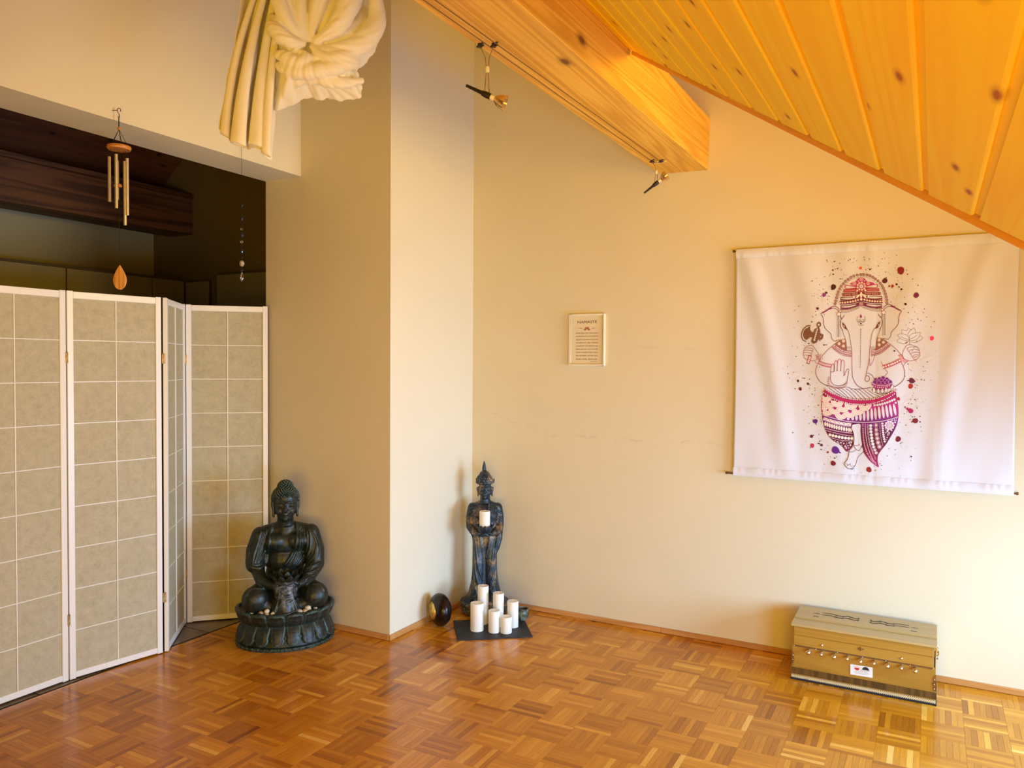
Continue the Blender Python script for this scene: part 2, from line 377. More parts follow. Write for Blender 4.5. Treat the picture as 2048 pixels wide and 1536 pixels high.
# ------------------------------------------------------------------ ceiling cladding (right slope), cut along the valley
M_pine = wood('pine_cladding', (.98, .58, .003), (1.0, .71, .012), 'Y', s=1.6, rough=.6, knots=7.5, knotcol=(.42, .13, .004), ring=.7, ringmix=.5, st_=.045, lines=50, spec=.12)
M_beam = wood('glulam_beam', (.68, .32, .03), (.93, .55, .08), 'Y', s=1.1, rough=.5, knots=4.5, knotcol=(.20, .07, .015), ring=.9, rnd=False, ringmix=.55, st_=.035, lines=95, spec=.3, finemix=.3)
M_trim = wood('valley_trim', (.60, .23, .03), (.84, .42, .09), 'X', s=1.3, rough=.45, rnd=False, spec=.3)
L_ = math.sqrt(1+CA*CA); PW = .0875
roof = MB().prism([(1.5, RZ(1.5)+.035), (RX, RZ(RX)+.035), (RX, RZ(RX)+.09), (1.5, RZ(1.5)+.09)], 0, 1, lambda u, v, h: (u, -1.25 if h == 0 else min(YT(u), 4.05)+.02, v)) if 0 else None
# roof deck closing the slope above the boards
dk = MB(); xs = [1.5-.1*i for i in range(50)]; xs = [x for x in xs if x > RX]+[RX]
for a_, b_ in zip(xs[:-1], xs[1:]):
    vs = []
    for x in (a_, b_):
        ye = min(YT(x)+.012, 4.05)
        for (y, dz) in ((-1.25, .012), (ye, .012), (ye, .06), (-1.25, .06)): vs.append((x, y, RZ(x)+dz*1.3))
    dk._add(vs, [(0, 1, 5, 4), (1, 2, 6, 5), (2, 3, 7, 6), (3, 0, 4, 7), (0, 3, 2, 1), (4, 5, 6, 7)])
ceil = dk.build('ceiling', M_dark, kind='structure')
ux, uz = 1/L_, -CA/L_; nx, nz = -CA/L_, -1/L_       # along slope (down to +x), inward normal
pitch = PW*L_
prof = [(.013, 0), (pitch-.018, 0), (pitch-.0145, -.0012), (pitch-.012, -.0055), (pitch-.012, -.008), (pitch+.0125, -.008), (pitch+.0125, -.013), (.0, -.013), (0, -.0125), (.0, -.0015), (.0008, 0)]
prof = [(.0012, 0), (.0125, 0), (pitch-.020, 0), (pitch-.0165, -.001), (pitch-.0145, -.0035), (pitch-.014, -.007), (pitch, -.007), (pitch, -.012), (0, -.012), (0, -.0012)]
k = 0
x = .073
while x > RX: x -= PW
x += PW
while x < 1.45:
    y1a, y1b = min(YT(x)-.004, 4.05), min(YT(x+PW)-.004, 4.05)
    m = MB(); n = len(prof); vs = []
    for e in (0, 1):
        for (s_, q) in prof:
            X = s_*ux+q*nx*1.0; Zz = s_*uz+q*nz
            yy = -1.2 if e == 0 else y1a+(y1b-y1a)*(s_/pitch)
            vs.append((X, yy, Zz))
    m._add(vs, [tuple(range(n)), tuple(range(n, 2*n))[::-1]]+[(i, i+n, (i+1) % n+n, (i+1) % n) for i in range(n)])
    o = m.build('cladding_board', M_pine, ceil); o.location = (x, 0, RZ(x)); x += PW
# left (dark stained) slope and dormer slope
M_dpine = wood('dark_stained_boards', (.10, .03, .012), (.17, .055, .02), 'Y', s=1.3, rough=.5, knots=6, knotcol=(.03, .01, .005))
cl = MB().prism([(RX, LZ(RX)+.03), (XL-.1, LZ(XL-.1)+.03), (XL-.1, LZ(XL-.1)+.09), (RX, LZ(RX)+.09)], .9, 4.05, lambda u, v, h: (u, h, v)).build('ceiling_left', M_dark, kind='structure')
x = RX-.01
while x > XL-.05:
    a_ = math.atan(.845); m = MB(); m.box(-.086/math.cos(a_), .0, .95, 4.045, 0, .02); mb = m.build('cladding_board', M_dpine, cl, bevel=.003)
    mb.location = (x, 0, LZ(x)+.0); mb.rotation_euler = (0, -a_, 0); x -= .0875
dp = MB()
k = 0
y = 1.2
while y < 4.05:           # boards of the dormer slope run along X
    xe = -1.046-(y-2.831)/.9815
    z0 = CB-CA*xe
    dp._add([(xe, y, z0+.02), (1.55, y, z0+.02), (1.55, y+.086, z0+.02+.0727), (xe-.0876, y+.086, z0+.02+.0727), (xe, y, z0+.05), (1.55, y, z0+.05), (1.55, y+.086, z0+.12), (xe-.0876, y+.086, z0+.12)],
            [(0, 1, 2, 3), (4, 7, 6, 5), (0, 4, 5, 1), (2, 6, 7, 3), (1, 5, 6, 2), (0, 3, 7, 4)]); y += .0872
MX = wood('pine_cladding_x', (.80, .36, .020), (.95, .56, .06), 'X', rough=.42)
dp.build('ceiling_dormer', MX, kind='structure')
# valley trim
P0 = Vector((-1.046, 2.831, 2.661)); d_ = Vector((1.186, -1.164, -.984)).normalized(); h_ = Vector((.7, .714, 0)); h_ = (h_-d_*h_.dot(d_)).normalized(); w_ = d_.cross(h_); w_ = -w_ if w_.z > 0 else w_
Mt = Matrix((( d_.x, h_.x, w_.x, P0.x), (d_.y, h_.y, w_.y, P0.y), (d_.z, h_.z, w_.z, P0.z), (0, 0, 0, 1)))
o = MB().box(.01, 3.4, .015, .042, -.05, .018).build('trim_3', M_trim, bevel=.002, kind='structure'); o.matrix_world = Mt
# purlins
bm_ = MB(); bm_._add([(-1.304, -1.2, 2.471), (-1.046, -1.2, 2.471), (-1.046, -1.2, 2.735), (-1.304, -1.2, 2.86),
                      (-1.304, 4.05, 2.478), (-1.046, 4.05, 2.471), (-1.040, 4.05, 2.737), (-1.304, 4.05, 2.86)],
                     [(0, 1, 2, 3), (4, 7, 6, 5), (0, 4, 5, 1), (1, 5, 6, 2), (2, 6, 7, 3), (3, 7, 4, 0)])
bm_.build('roof_beam', M_beam, bevel=.003, label='pale knotty timber roof beam running above the white gable wall', cat='beam')
M_dbeam = wood('dark_beam', (.055, .018, .008), (.15, .055, .018), 'Y', s=.9, rough=.55, ring=1.3, rnd=False, ringmix=.9)
db = empty('roof_beam', (0, 0, 0), label='dark brown timber roof beam in the shaded room behind the folding screen', cat='beam')
MB().box(-5.25, -4.99, 1.0, 4.05, 2.43, 2.70).build('beam_body', M_dbeam, db, bevel=.003)
MB().box(-5.26, -4.982, 1.0, 4.05, 2.70, 2.736).build('beam_cap', M_dbeam, db, bevel=.003)
# wall cabinets of the far room
M_cab = simple('cabinet_front', (.30, .27, .165), .5, 0, .04, 5)
M_cabd = simple('cabinet_carcass', (.10, .07, .035), .6)
def cab(fn, a0, a1, zt, nm, label):
    t = empty('wardrobe', (0, 0, 0), label=label, cat='cabinet', group=None)
    fn('cabinet_body', a0, a1, .0, zt, .03, M_cabd, t); fn('door', a0+.004, a1-.004, .06, zt-.022, 0, M_cab, t)
    return t
def fl_left(nm, a0, a1, z0, z1, back, mt, par):
    if nm == 'cabinet_body': MB().box(-5.448, -5.07, a0, a1, z0, z1).build(nm, mt, par, bevel=.001)
    else: MB().box(-5.07, -5.05, a0, a1, z0, z1).build(nm, mt, par, bevel=.0015)
for i, (a0, a1) in enumerate(((1.0, 1.80), (1.80, 2.455), (2.455, 3.099), (3.099, 3.742), (3.742, 4.02))):
    cab(fl_left, a0+.001, a1-.001, 2.093, 'x', ['wardrobe in the dark room at the far left edge', 'olive wardrobe left of the wind chime beyond the screen', 'olive wardrobe top left of the hanging wind chime leaf',
        'olive wardrobe top directly behind the wooden wind chime leaf', 'narrow olive wardrobe at the corner of the dark room'][i])
def fl_back(nm, a0, a1, z0, z1, back, mt, par):
    if nm == 'cabinet_body': MB().box(a0, a1, 4.035, 4.049, z0, z1).build(nm, mt, par)
    else: MB().box(a0, a1, 4.02, 4.035, z0, z1).build(nm, mt, par, bevel=.0015)
cab(fl_back, -5.045, -4.79, 2.085, 'x', 'slim olive cupboard front beside the dark gap on the back wall')
cab(fl_back, -4.70, -3.75, 2.125, 'x', 'wide olive cupboard front behind the hanging crystal string')
# ------------------------------------------------------------------ folding screen
M_white = wood('white_lacquer_wood', (.82, .82, .80), (.88, .88, .86), 'Z', rough=.35, bump=.04, rnd=False, ringmix=.2)
def paper_mat():
    t = NT('rice_paper'); v = t.coord('Object', (1, 1, 1), True)
    a = t.noise(v, 30, 5, .7); b = t.noise(t.coord('Object', (1, 1, 2.2), True), 130, 4, .7, 1.5)
    c = t.ramp(t.mix(.5, a, b), [(.33, (.37, .32, .20)), (.5, (.47, .43, .29)), (.64, (.53, .49, .34))])
    t.set(Base_Color=c, Roughness=.7); t.bump(b, .12, .001); return t.m
M_paper = paper_mat()
M_brass = simple('aged_brass', (.55, .36, .14), .35, 1, .2, 60)
SH = 1.772
def screen_panel(p, q, parent):
    p, q = Vector((*p, 0)), Vector((*q, 0)); d = q-p; L = d.length; a = math.atan2(d.y, d.x)
    fr = MB(); t2 = .0095; sw = .027
    fr.box(0, sw, -t2, t2, .004, SH).box(L-sw, L, -t2, t2, .004, SH)
    fr.box(sw+.0004, L-sw-.0004, -t2+.0008, t2-.0008, .008, .036).box(sw+.0004, L-sw-.0004, -t2+.0008, t2-.0008, SH-.034, SH-.003)
    o = fr.build('panel_frame', M_white, parent, bevel=.0015); o.location = p; o.rotation_euler = (0, 0, a)
    sh = MB().box(sw-.002, L-sw+.002, -.0012, .0012, .034, SH-.032).build('paper_sheet', M_paper, o)
    z0, z1 = .036, SH-.034
    MB().box(L/2-.0022, L/2+.0022, -.0062, .0062, z0, z1).build('lattice_bar', M_white, o, bevel=.0006)
    for k in range(1, 9):
        z = z0+(z1-z0)*k/9
        for xa, xb in ((sw, L/2-.0024), (L/2+.0024, L-sw)):
            MB().box(xa, xb, -.0055, .0055, z-.002, z+.002).build('lattice_bar', M_white, o, bevel=.0006)
    return o
scr = empty('folding_screen', (0, 0, 0), label='white four-panel folding screen with grey paper squares at the left', cat='room divider')
screen_panel((-3.432, 1.655), (-3.432, 2.095), scr)
screen_panel((-3.430, 2.101), (-3.357, 2.529), scr)
screen_panel((-3.345, 2.545), (-3.632, 2.882), scr)
screen_panel((-3.626, 2.894), (-3.320, 3.196), scr)
def hinge(x, y, z, a, parent):
    m = MB(); m.box(-.007, .007, -.0015, .0015, -.024, .024); m.tube([(0, -.002, -.026), (0, -.002, .026)], .0028, 8)
    for s in (-1, 1):
        for zz in (-.016, 0, .016): m.ell((s*.0045, -.0018, zz), .0014, seg=6, rings=4)
    o = m.build('hinge', M_brass, parent, smooth=True); o.location = (x, y, z); o.rotation_euler = (0, 0, a)
for z in (1.47, .28):
    hinge(-3.4215, 2.098, z, math.pi/2, scr); hinge(-3.3435, 2.5365, z, math.radians(62), scr); hinge(-3.6215, 2.888, z, math.radians(70), scr)

# ------------------------------------------------------------------ harmonium
M_har = wood('harmonium_teak', (.29, .145, .016), (.43, .235, .034), 'X', s=1.4, rough=.38, rnd=False, ring=.8, ringmix=.35)
M_hartop = wood('harmonium_top', (.38, .26, .09), (.48, .35, .14), 'X', s=1.4, rough=.3, rnd=False, ring=.8, ringmix=.3)
M_hard = wood('harmonium_dark_veneer', (.045, .022, .006), (.13, .066, .014), 'Z', s=1.0, rough=.4, rnd=False, ring=2.2, ringmix=.6)
M_blk = simple('black_felt', (.012, .012, .012), .85)
M_chr = simple('polished_nickel', (.80, .74, .70), .12, 1, .03)
M_cream = simple('cream_inlay', (.72, .64, .40), .5)
M_lab = simple('white_label', (.80, .80, .80), .6, var=.01)
M_ink = simple('black_ink', (.015, .015, .02), .7)
M_red = simple('red_ink', (.55, .012, .02), .7)
def text_mesh(s, size, name='lettering', font_w=1.0, bold=0.0, align='CENTER'):
    c = bpy.data.curves.new('t', 'FONT'); c.body = s; c.size = size; c.align_x = align; c.align_y = 'CENTER'; c.offset = 0; c.resolution_u = 2
    o = bpy.data.objects.new('t', c); COL.objects.link(o); dg = bpy.context.evaluated_depsgraph_get()
    me = bpy.data.meshes.new_from_object(o.evaluated_get(dg)); bpy.data.objects.remove(o)
    me.name = name
    for v in me.vertices: v.co.x *= font_w
    return me
def text_width(me):
    xs = [v.co.x for v in me.vertices]; return (max(xs)-min(xs)) if xs else 1
HX0, HX1, HY0, HY1 = -.552, .035, 3.748, 4.018
har = empty('harmonium', ((HX0+HX1)/2, (HY0+HY1)/2, 0), label='wooden harmonium chest with a row of silver stop knobs on the parquet', cat='musical instrument')
W2, D2 = (HX1-HX0)/2, (HY1-HY0)/2
MB().box(-W2-.004, W2+.004, -D2-.005, D2, 0, .009).build('base_felt', M_blk, har, bevel=.001)
MB().box(-W2+.001, W2-.001, -D2+.002, D2-.002, .009, .250).build('body', M_har, har, bevel=.001)
MB().box(-W2, W2, -D2-.0015, -D2+.002, .027, .0575).build('bellows_band', M_hard, har)
MB().box(-W2-.001, W2+.001, -D2-.0035, -D2+.002, .0575, .0605).box(-W2-.001, W2+.001, -D2-.0035, -D2+.002, .0235, .027).build('band_moulding', M_har, har, bevel=.001)
zz = MB()
zz.box(-W2, W2, -D2-.002, -D2+.002, .009, .0235)
zz.build('inlay_strip', M_cream, har)
zz = MB(); n = 74
for i in range(n):
    x = -W2+.002+(2*W2-.004)*i/n; s_ = (2*W2-.004)/n
    zz.prism([(x, .0094), (x+s_*.5, .0094), (x+s_*.25, .0140)], -D2-.0028, -D2-.002, lambda u, v, h: (u, h, v))
    zz.prism([(x, .0232), (x+s_*.25, .0190), (x+s_*.5, .0232)], -D2-.0028, -D2-.002, lambda u, v, h: (u, h, v))
    zz.box(x+s_*.7, x+s_*.8, -D2-.0028, -D2-.002, .0125, .0205)
zz.build('inlay_zigzag', M_ink, har, kind='stuff')
# front ledge between the knob panel and the fascia, fascia and recessed key cover
MB().box(-W2+.012, W2-.012, -D2-.001, -D2+.002, .1545, .1605).build('ledge', simple('ledge_dark_wood', (.16, .07, .02), .5), har, bevel=.0008)  # ledge strip in a darker wood
MB().box(-W2+.008, W2-.010, -D2-.003, -D2+.002, .1615, .2085).build('key_cover', M_har, har, bevel=.0015)
MB().box(-W2+.008, W2-.008, -D2-.005, -D2+.002, .2095, .250).build('fascia', M_har, har, bevel=.0015)
MB().box(W2-.008, W2-.0035, -D2-.0004, -D2+.004, .165, .235).build('slot', M_ink, har)
# lid with stepped moulding
MB().box(-W2-.005, W2+.004, -D2-.013, D2+.002, .2505, .2625).build('lid', M_hartop, har, bevel=.003, seg=2)
MB().box(-W2-.002, W2+.003, -D2+.088, D2+.001, .2625, .2705).build('lid_top', M_hartop, har, bevel=.0015)
MB().box(-W2-.001, W2+.003, -D2+.080, -D2+.0875, .2627, .2665).build('lid_moulding', M_hartop, har, bevel=.001)
# fretwork sound holes: flat black scrolls on the lid paint the holes' inner shade
def ribbon(mb, pts, ws, z, h=.0008):
    n = len(pts); L = []; R_ = []
    for i, p in enumerate(pts):
        a, b = pts[max(0, i-1)], pts[min(n-1, i+1)]; dx, dy = b[0]-a[0], b[1]-a[1]; l = math.hypot(dx, dy) or 1; nx_, ny_ = -dy/l, dx/l
        w_ = ws[i] if isinstance(ws, (list, tuple)) else ws
        L.append((p[0]+nx_*w_/2, p[1]+ny_*w_/2)); R_.append((p[0]-nx_*w_/2, p[1]-ny_*w_/2))
    for i in range(n-1): mb.prism([L[i], L[i+1], R_[i+1], R_[i]], z, z+h, lambda u, v, q: (u, v, q))
def smoothline(pts, n=8):
    out = []; P = [pts[0]]+list(pts)+[pts[-1]]
    for i in range(1, len(P)-2):
        for k in range(n):
            t = k/n; a, b, c, d = P[i-1], P[i], P[i+1], P[i+2]
            out.append(tuple(.5*((2*b[j])+(c[j]-a[j])*t+(2*a[j]-5*b[j]+4*c[j]-d[j])*t*t+(3*b[j]-a[j]-3*c[j]+d[j])*t**3) for j in (0, 1)))
    out.append(tuple(pts[-1])); return out
fr = MB()
for sx in (-1, 1):
    for (yb, fl) in ((.155, 1), (.185, 1)):
        yb_ = -D2+yb
        pts = [(.03, .012), (.024, .004), (.032, -.003), (.048, .000), (.062, .008), (.080, .008), (.098, .000), (.118, .002), (.135, .010), (.16, .011), (.185, .010)]
        sl = smoothline(pts, 4); nn = len(sl)
        ribbon(fr, [(sx*(p[0]), yb_+p[1]*1.2-.004) for p in sl], [.0020+.0052*math.sin(math.pi*min(1, i/nn*1.02))**.6 for i in range(nn)], .2706)
        for (bx, by, ex, ey) in ((.062, .008, .068, .017), (.098, 0, .090, -.008), (.118, .002, .124, -.006)):
            ribbon(fr, [(sx*bx, yb_+by*1.2-.004), (sx*(bx+ex)/2, yb_+(by+ey)*.6-.003), (sx*ex, yb_+ey*1.2-.004)], [.0055, .004, .001], .2706)
    fr.prism([(sx*.192, -D2+.168), (sx*.205, -D2+.173), (sx*.222, -D2+.170), (sx*.205, -D2+.166)], .2706, .2714, lambda u, v, q: (u, v, q))
    fr.box(sx*.205-.012, sx*.205+.012, -D2+.118, -D2+.124, .2706, .2714)
fr.build('fretwork', M_ink, har)
# stop knobs: turned, alternating large and small
def knob(r):
    m = MB(); m.lathe([(.004, 0), (.004, .010), (.0065, .011), (.0065, .014), (.004, .0155), (.004, .018)], 14)
    m.ell((0, 0, .018+r*.9), r, seg=18, rings=12); return m.mesh('knob', M_chr, True)
kb, ks = knob(.0112), knob(.0088)
for i in range(9):
    x = -.4769+(-.0446+.4769)*i/8-(HX0+HX1)/2
    o = add('stop_knob', kb if i % 2 == 0 else ks, har); o.location = (x, -D2-.001, .149 if i % 2 == 0 else .149); o.rotation_euler = (math.radians(97), 0, 0)
def stud(x, z, r, nm='stud', y=-D2-.003):
    m = MB(); m.lathe([(r, 0), (r*.95, r*.35), (r*.6, r*.75), (.0004, r*.9)], 12); o = m.build(nm, M_chr, har, smooth=True); o.location = (x, y, z); o.rotation_euler = (math.pi/2, 0, 0)
cx0 = (HX0+HX1)/2
for x in (-.4222, -.0984): stud(x-cx0, .181, .0062, 'screw', -D2-.003)
for x in (-.542, -.448, -.357, -.252, -.16, -.065, .022): stud(x-cx0, .157, .0022, 'pin', -D2-.001)
k_ = MB(); k_.prism([(-.019, 0), (-.006, .005), (0, .0105), (.006, .005), (.019, 0), (.006, -.005), (0, -.0105), (-.006, -.005)], -D2-.0045, -D2-.003, lambda u, v, h: (u-.2616-cx0, h, v+.193))
M_dbr = simple('dull_brass', (.22, .14, .05), .4, .8, .2, 60)
k_.build('keyhole_plate', M_dbr, har)
MB().box(-.2628-cx0, -.2604-cx0, -D2-.005, -D2-.0045, .188, .197).build('keyhole', M_ink, har)
for s_ in (-1, 1): stud(-.2616-cx0+s_*.015, .193, .0016, 'pin', -D2-.0045)
# scalloped brass corner plates with studs
for sx in (-1, 1):
    xo = sx*W2; pts = [(0, .062)]+[(.0075+.0045*math.cos(t*2*math.pi/4*4), .064+t*.022) for t in [i/4 for i in range(13)]]+[(0, .13+.003)]
    pts = [(0, .062), (.006, .066), (.011, .073), (.007, .080), (.011, .088), (.013, .096), (.007, .104), (.011, .112), (.009, .120), (.004, .127), (0, .133)]
    m = MB(); m.prism([(xo-sx*p[0]+(0), p[1]) for p in pts][::sx], -D2-.0012, -D2+.001, lambda u, v, h: (u, h, v)); m.build('corner_plate', M_dbr, har)
    for z in (.072, .092, .112): stud(xo-sx*.0055, z, .0024, 'pin', -D2-.001)
# latches on the right end
for y in (-.06, -.02):
    m = MB(); m.box(W2, W2+.003, y-.008, y+.008, .19, .235); m.tube([(W2+.004, y, .19), (W2+.009, y, .2), (W2+.009, y, .215), (W2+.004, y, .225)], .0022, 6); m.ell((W2+.005, y, .18), .004, seg=8, rings=6)
    m.build('latch', M_brass, har, smooth=True)
# maker's label
lb = MB().box(-.0455, .0455, 0, .0008, -.0232, .0232).build('label_card', M_lab, har); lb.location = (-.2562-cx0, -D2-.002, .0945); lb.rotation_euler = (0, math.radians(-1.0), 0)
def onlab(me, x, z, mat, nm='lettering'):
    me.materials.clear(); me.materials.append(mat); o = add(nm, me, lb); o.location = (x, -.0006, z); o.rotation_euler = (math.pi/2, 0, 0); return o
half = lambda r, a0, a1: [(r*math.cos(t), r*math.sin(t)) for t in [a0+(a1-a0)*i/14 for i in range(15)]]
m = MB(); m.prism(half(.0105, math.pi, 2*math.pi), 0, .0003, lambda u, v, h: (u, v, h)); onlab(m.mesh('m', M_red), -.018, .0105, M_red, 'emblem')
m = MB(); m.prism(half(.014, 0, math.pi), 0, .0003, lambda u, v, h: (u, v, h)); onlab(m.mesh('m', M_ink), .0175, .0065, M_ink, 'emblem')
# the small print is too fine to read in the photograph: word-length runs of tiny strokes
M_grey = simple('grey_print', (.16, .16, .17), .7)
def fineprint(x0, x1, z, h, mat, seed):
    rr = random.Random(seed); m = MB(); x = x0
    while x < x1-.001:
        wl = rr.uniform(.004, .010); e = min(x1, x+wl)
        while x < e: m.box(x, x+.00045, z-h/2, z+h/2*rr.choice((.5, 1)), 0, .0002); m.box(x, x+.0008, z-h*.1, z+h*.1, 0, .0002); x += .0010
        x += .0012
    onlab(m.mesh('m', mat), 0, 0, mat, 'fine_print')['kind'] = 'stuff'
fineprint(-.031, -.0005, .0148, .0020, M_red, 1); fineprint(-.004, .033, .0035, .0024, M_ink, 2); fineprint(.010, .025, .0105, .0020, M_lab, 3)
fineprint(-.022, .027, -.0030, .0018, M_grey, 4); fineprint(-.031, .034, -.0082, .0018, M_grey, 5); fineprint(-.023, .028, -.0134, .0018, M_grey, 6)

# ------------------------------------------------------------------ framed Namaste print
M_frame = simple('cream_frame', (.84, .80, .66), .35, 0, .02)
M_poster = simple('poster_paper', (.74, .66, .46), .7, 0, .015, 6)
M_brown = simple('brown_ink', (.20, .085, .03), .8)
pf = empty('picture_frame', (-1.7175, 4.05, 1.5925), label='small cream picture frame headed NAMASTÉ on the gable wall', cat='picture')
w_, h_ = .109, .146
fm = MB(); b_ = .009
for a in ((-w_, -w_+b_, -h_, h_), (w_-b_, w_, -h_, h_), (-w_+b_, w_-b_, -h_, -h_+b_), (-w_+b_, w_-b_, h_-b_, h_)): fm.box(a[0], a[1], -.020, -.0005, a[2], a[3])
fm.build('frame', M_frame, pf, bevel=.0015)
MB().box(-w_+b_, w_-b_, -.010, -.002, -h_+b_, h_-b_).build('poster', M_poster, pf)
def pt(s, z, width, mat, size=.0095, bold=0.0, x=0):
    me = text_mesh(s, size, bold=bold); k = width/text_width(me)
    for v in me.vertices: v.co.x *= k
    me.materials.append(mat); o = add('lettering', me, pf); o.location = (x, -.0106, z); o.rotation_euler = (math.pi/2, 0, 0)
pt('NAMASTÉ', .100, .118, simple('dark_brown_ink', (.07, .025, .012), .8), .021, .0004)
ls = ['MEINE SEELE EHRT DEINE SEELE', 'ICH EHRE DEN ORT IN DIR, IN DEM DAS', 'GESAMTE UNIVERSUM WOHNT', 'ICH EHRE LICHT, LIEBE, WAHRHEIT', '& SCHÖNHEIT UND FRIEDEN IN DIR,', 'DENN SIE SIND AUCH IN MIR.', 'INDEM WIR DIESE DINGE TEILEN,', 'SIND WIR VEREINT, SIND WIR GLEICH,']
for i, s_ in enumerate(ls): pt(s_, .038-.0182*i, .136, M_brown, .0105, .0002)
pt('SIND WIR', -.109, .070, M_brown, .0115, .0003, -.033); pt('EINS.', -.109, .056, M_brown, .0115, .0004, .038)
m = MB(); m.box(.020, .064, -.0108, -.0102, -.1232, -.1218); m.build('underline', M_brown, pf)
m = MB()
for k in range(7):
    a = math.radians(-84+28*k); L = .022 if k % 2 == 0 else .019
    pts = [(0, L*.2), (.0032, L*.55), (.0022, L*.82), (0, L), (-.0022, L*.82), (-.0032, L*.55)]
    m.prism([(p[0]*math.cos(a)+p[1]*math.sin(a), -p[0]*math.sin(a)+p[1]*math.cos(a)) for p in pts], -.0108-.0002*(k % 3), -.0102, lambda u, v, h: (u, h, v+.055))
m.build('lotus_emblem', simple('rose_ink', (.40, .15, .11), .8), pf)
for s_ in (-1, 1): m = MB(); m.prism([(s_*.030, .0635), (s_*.060, .065), (s_*.030, .0665)], -.0106, -.0102, lambda u, v, h: (u, h, v)); m.build('rule', M_brown, pf)

# ------------------------------------------------------------------ wind chime under the header
M_thread = simple('black_cord', (.012, .010, .008), .8)
M_alu = simple('chime_tube_metal', (.92, .86, .70), .30, .85, .03)
M_cwood = wood('chime_wood', (.42, .15, .03), (.66, .29, .07), 'X', s=4, rough=.3, rnd=False, bump=.05)
M_leaf = wood('sail_wood', (.52, .20, .035), (.80, .40, .09), 'Z', s=2.0, rough=.35, rnd=False, ring=1.3, ringmix=.8)
fa = math.atan2(-math.cos(YAW), math.sin(YAW))          # facing the camera side of the room
wc = empty('wind_chime', (-3.072, 2.118, 2.515), fa+math.pi/2, label='wind chime of metal tubes with wooden leaf sail hung on the white header', cat='wind chime')
m = MB(); m.tube([(.007, 0, .006), (.0085, 0, .013), (.005, 0, .019), (-.002, 0, .020), (-.007, 0, .014), (-.006, 0, .006), (0, 0, -.004), (.004, 0, -.012), (.003, 0, -.019), (-.001, 0, -.021), (-.003, 0, -.017), (0, 0, -.013)], .0016, 6)
m.tube([(-.027, 0, .010), (-.006, 0, .010)], .0014, 6)
m.build('hook', simple('dark_hook', (.04, .02, .01), .4, .6), wc, smooth=True)
m = MB(); m.ell((0, 0, -.066), .007, seg=12, rings=8); m.build('top_bead', M_cwood, wc, smooth=True)
m = MB(); m.tube([(0, 0, -.022), (0, 0, -.06)], .0022, 6)
DZ = -.148
for k in range(5):
    a = 2*math.pi*k/5+.5; m.tube([(0, 0, -.07), (.036*math.cos(a), .036*math.sin(a), DZ+.008)], .0010, 5)
m.tube([(0, 0, DZ), (0, 0, -.66)], .0008, 5)
TB = [(-.034, -.016, .162, -.012), (-.022, .026, .142, -.018), (.004, -.033, .193, -.006), (.014, .020, .232, -.022), (.036, -.004, .205, -.016)]
for (x, y, L, dz) in TB:
    for s_ in (-.0045, .0045): m.tube([(x+s_, y, DZ-.006), (x+s_, y, DZ-.032+dz)], .0007, 5)
m.build('cords', M_thread, wc)
m = MB(); m.lathe([(.0005, DZ-.009), (.044, DZ-.009), (.0475, DZ-.004), (.048, DZ+.001), (.0465, DZ+.006), (.043, DZ+.008), (.0005, DZ+.008)], 32); m.build('top_disc', M_cwood, wc, smooth=True)
for (x, y, L, dz) in TB:
    z = DZ-.030+dz
    m = MB(); m.lathe([(.0055, z-L*1.18), (.0065, z-L*1.18), (.0065, z), (.0055, z)], 16); m.build('tube', M_alu, wc, smooth=True).location = (x, y, 0)
m = MB(); m.lathe([(.0005, -.345), (.014, -.345), (.017, -.339), (.014, -.333), (.0005, -.333)], 20); m.build('striker', M_cwood, wc, smooth=True).location = (-.006, .0, .03)
lf = smoothline([(0, .055), (.010, .040), (.024, .012), (.0285, -.012), (.022, -.036), (.010, -.048), (0, -.051), (-.010, -.048), (-.022, -.036), (-.0285, -.012), (-.024, .012), (-.010, .040), (0, .055)], 4)[:-1]
m = MB(); m.prism(lf, -.003, .003, lambda u, v, h: (u, h, v-.702)); m.build('sail', M_leaf, wc, bevel=.0012)

# ------------------------------------------------------------------ crystal string
def glass(name, col, rough=.03, ior=1.5):
    t = NT(name); t.set(Base_Color=col, Roughness=rough, Transmission_Weight=1.0, IOR=ior); return t.m
M_cry = glass('clear_crystal', (.95, .93, .88)); M_dkb = simple('dark_glass_bead', (.012, .012, .03), .12)
M_mott = simple('mottled_bead', (.5, .42, .30), .3, 0, .4, 160)
cs = empty('crystal_string', (-3.088, 2.80, 2.50), label='string of dark and clear crystal beads hanging below the draped cloth', cat='hanging ornament')
pz = lambda y: -(y-316)*.00257    # spacing of the beads down the string
m = MB(); m.tube([(-.011, 0, .05), (0, 0, .048), (0, 0, pz(540))], .0009, 5); m.build('thread', M_thread, cs)
def bead(y, rx, rz, mt, facet=True):
    m = MB()
    if facet: m.lathe([(.0005, -rz), (rx*.75, -rz*.55), (rx, 0), (rx*.75, rz*.55), (.0005, rz)], 8)
    else: m.ell((0, 0, 0), (rx, rx, rz), seg=16, rings=10)
    m.build('bead', mt, cs, smooth=not facet).location = (0, 0, pz(y))
for y, rx, rz, mt in ((414.5, .0075, .009, M_dkb), (440, .007, .014, M_dkb), (460.5, .0075, .0075, M_cry), (472, .011, .011, M_dkb), (485.5, .0075, .0075, M_cry), (504, .007, .014, M_dkb), (517, .0065, .006, M_dkb), (541, .0075, .007, M_dkb)): bead(y, rx, rz, mt)
bead(528, .0125, .016, M_mott, False)
m = MB(); m.lathe([(.0005, pz(564)), (.006, pz(561)), (.0085, pz(557)), (.005, pz(549)), (.0012, pz(545))], 8); m.build('drop', M_cry, cs)

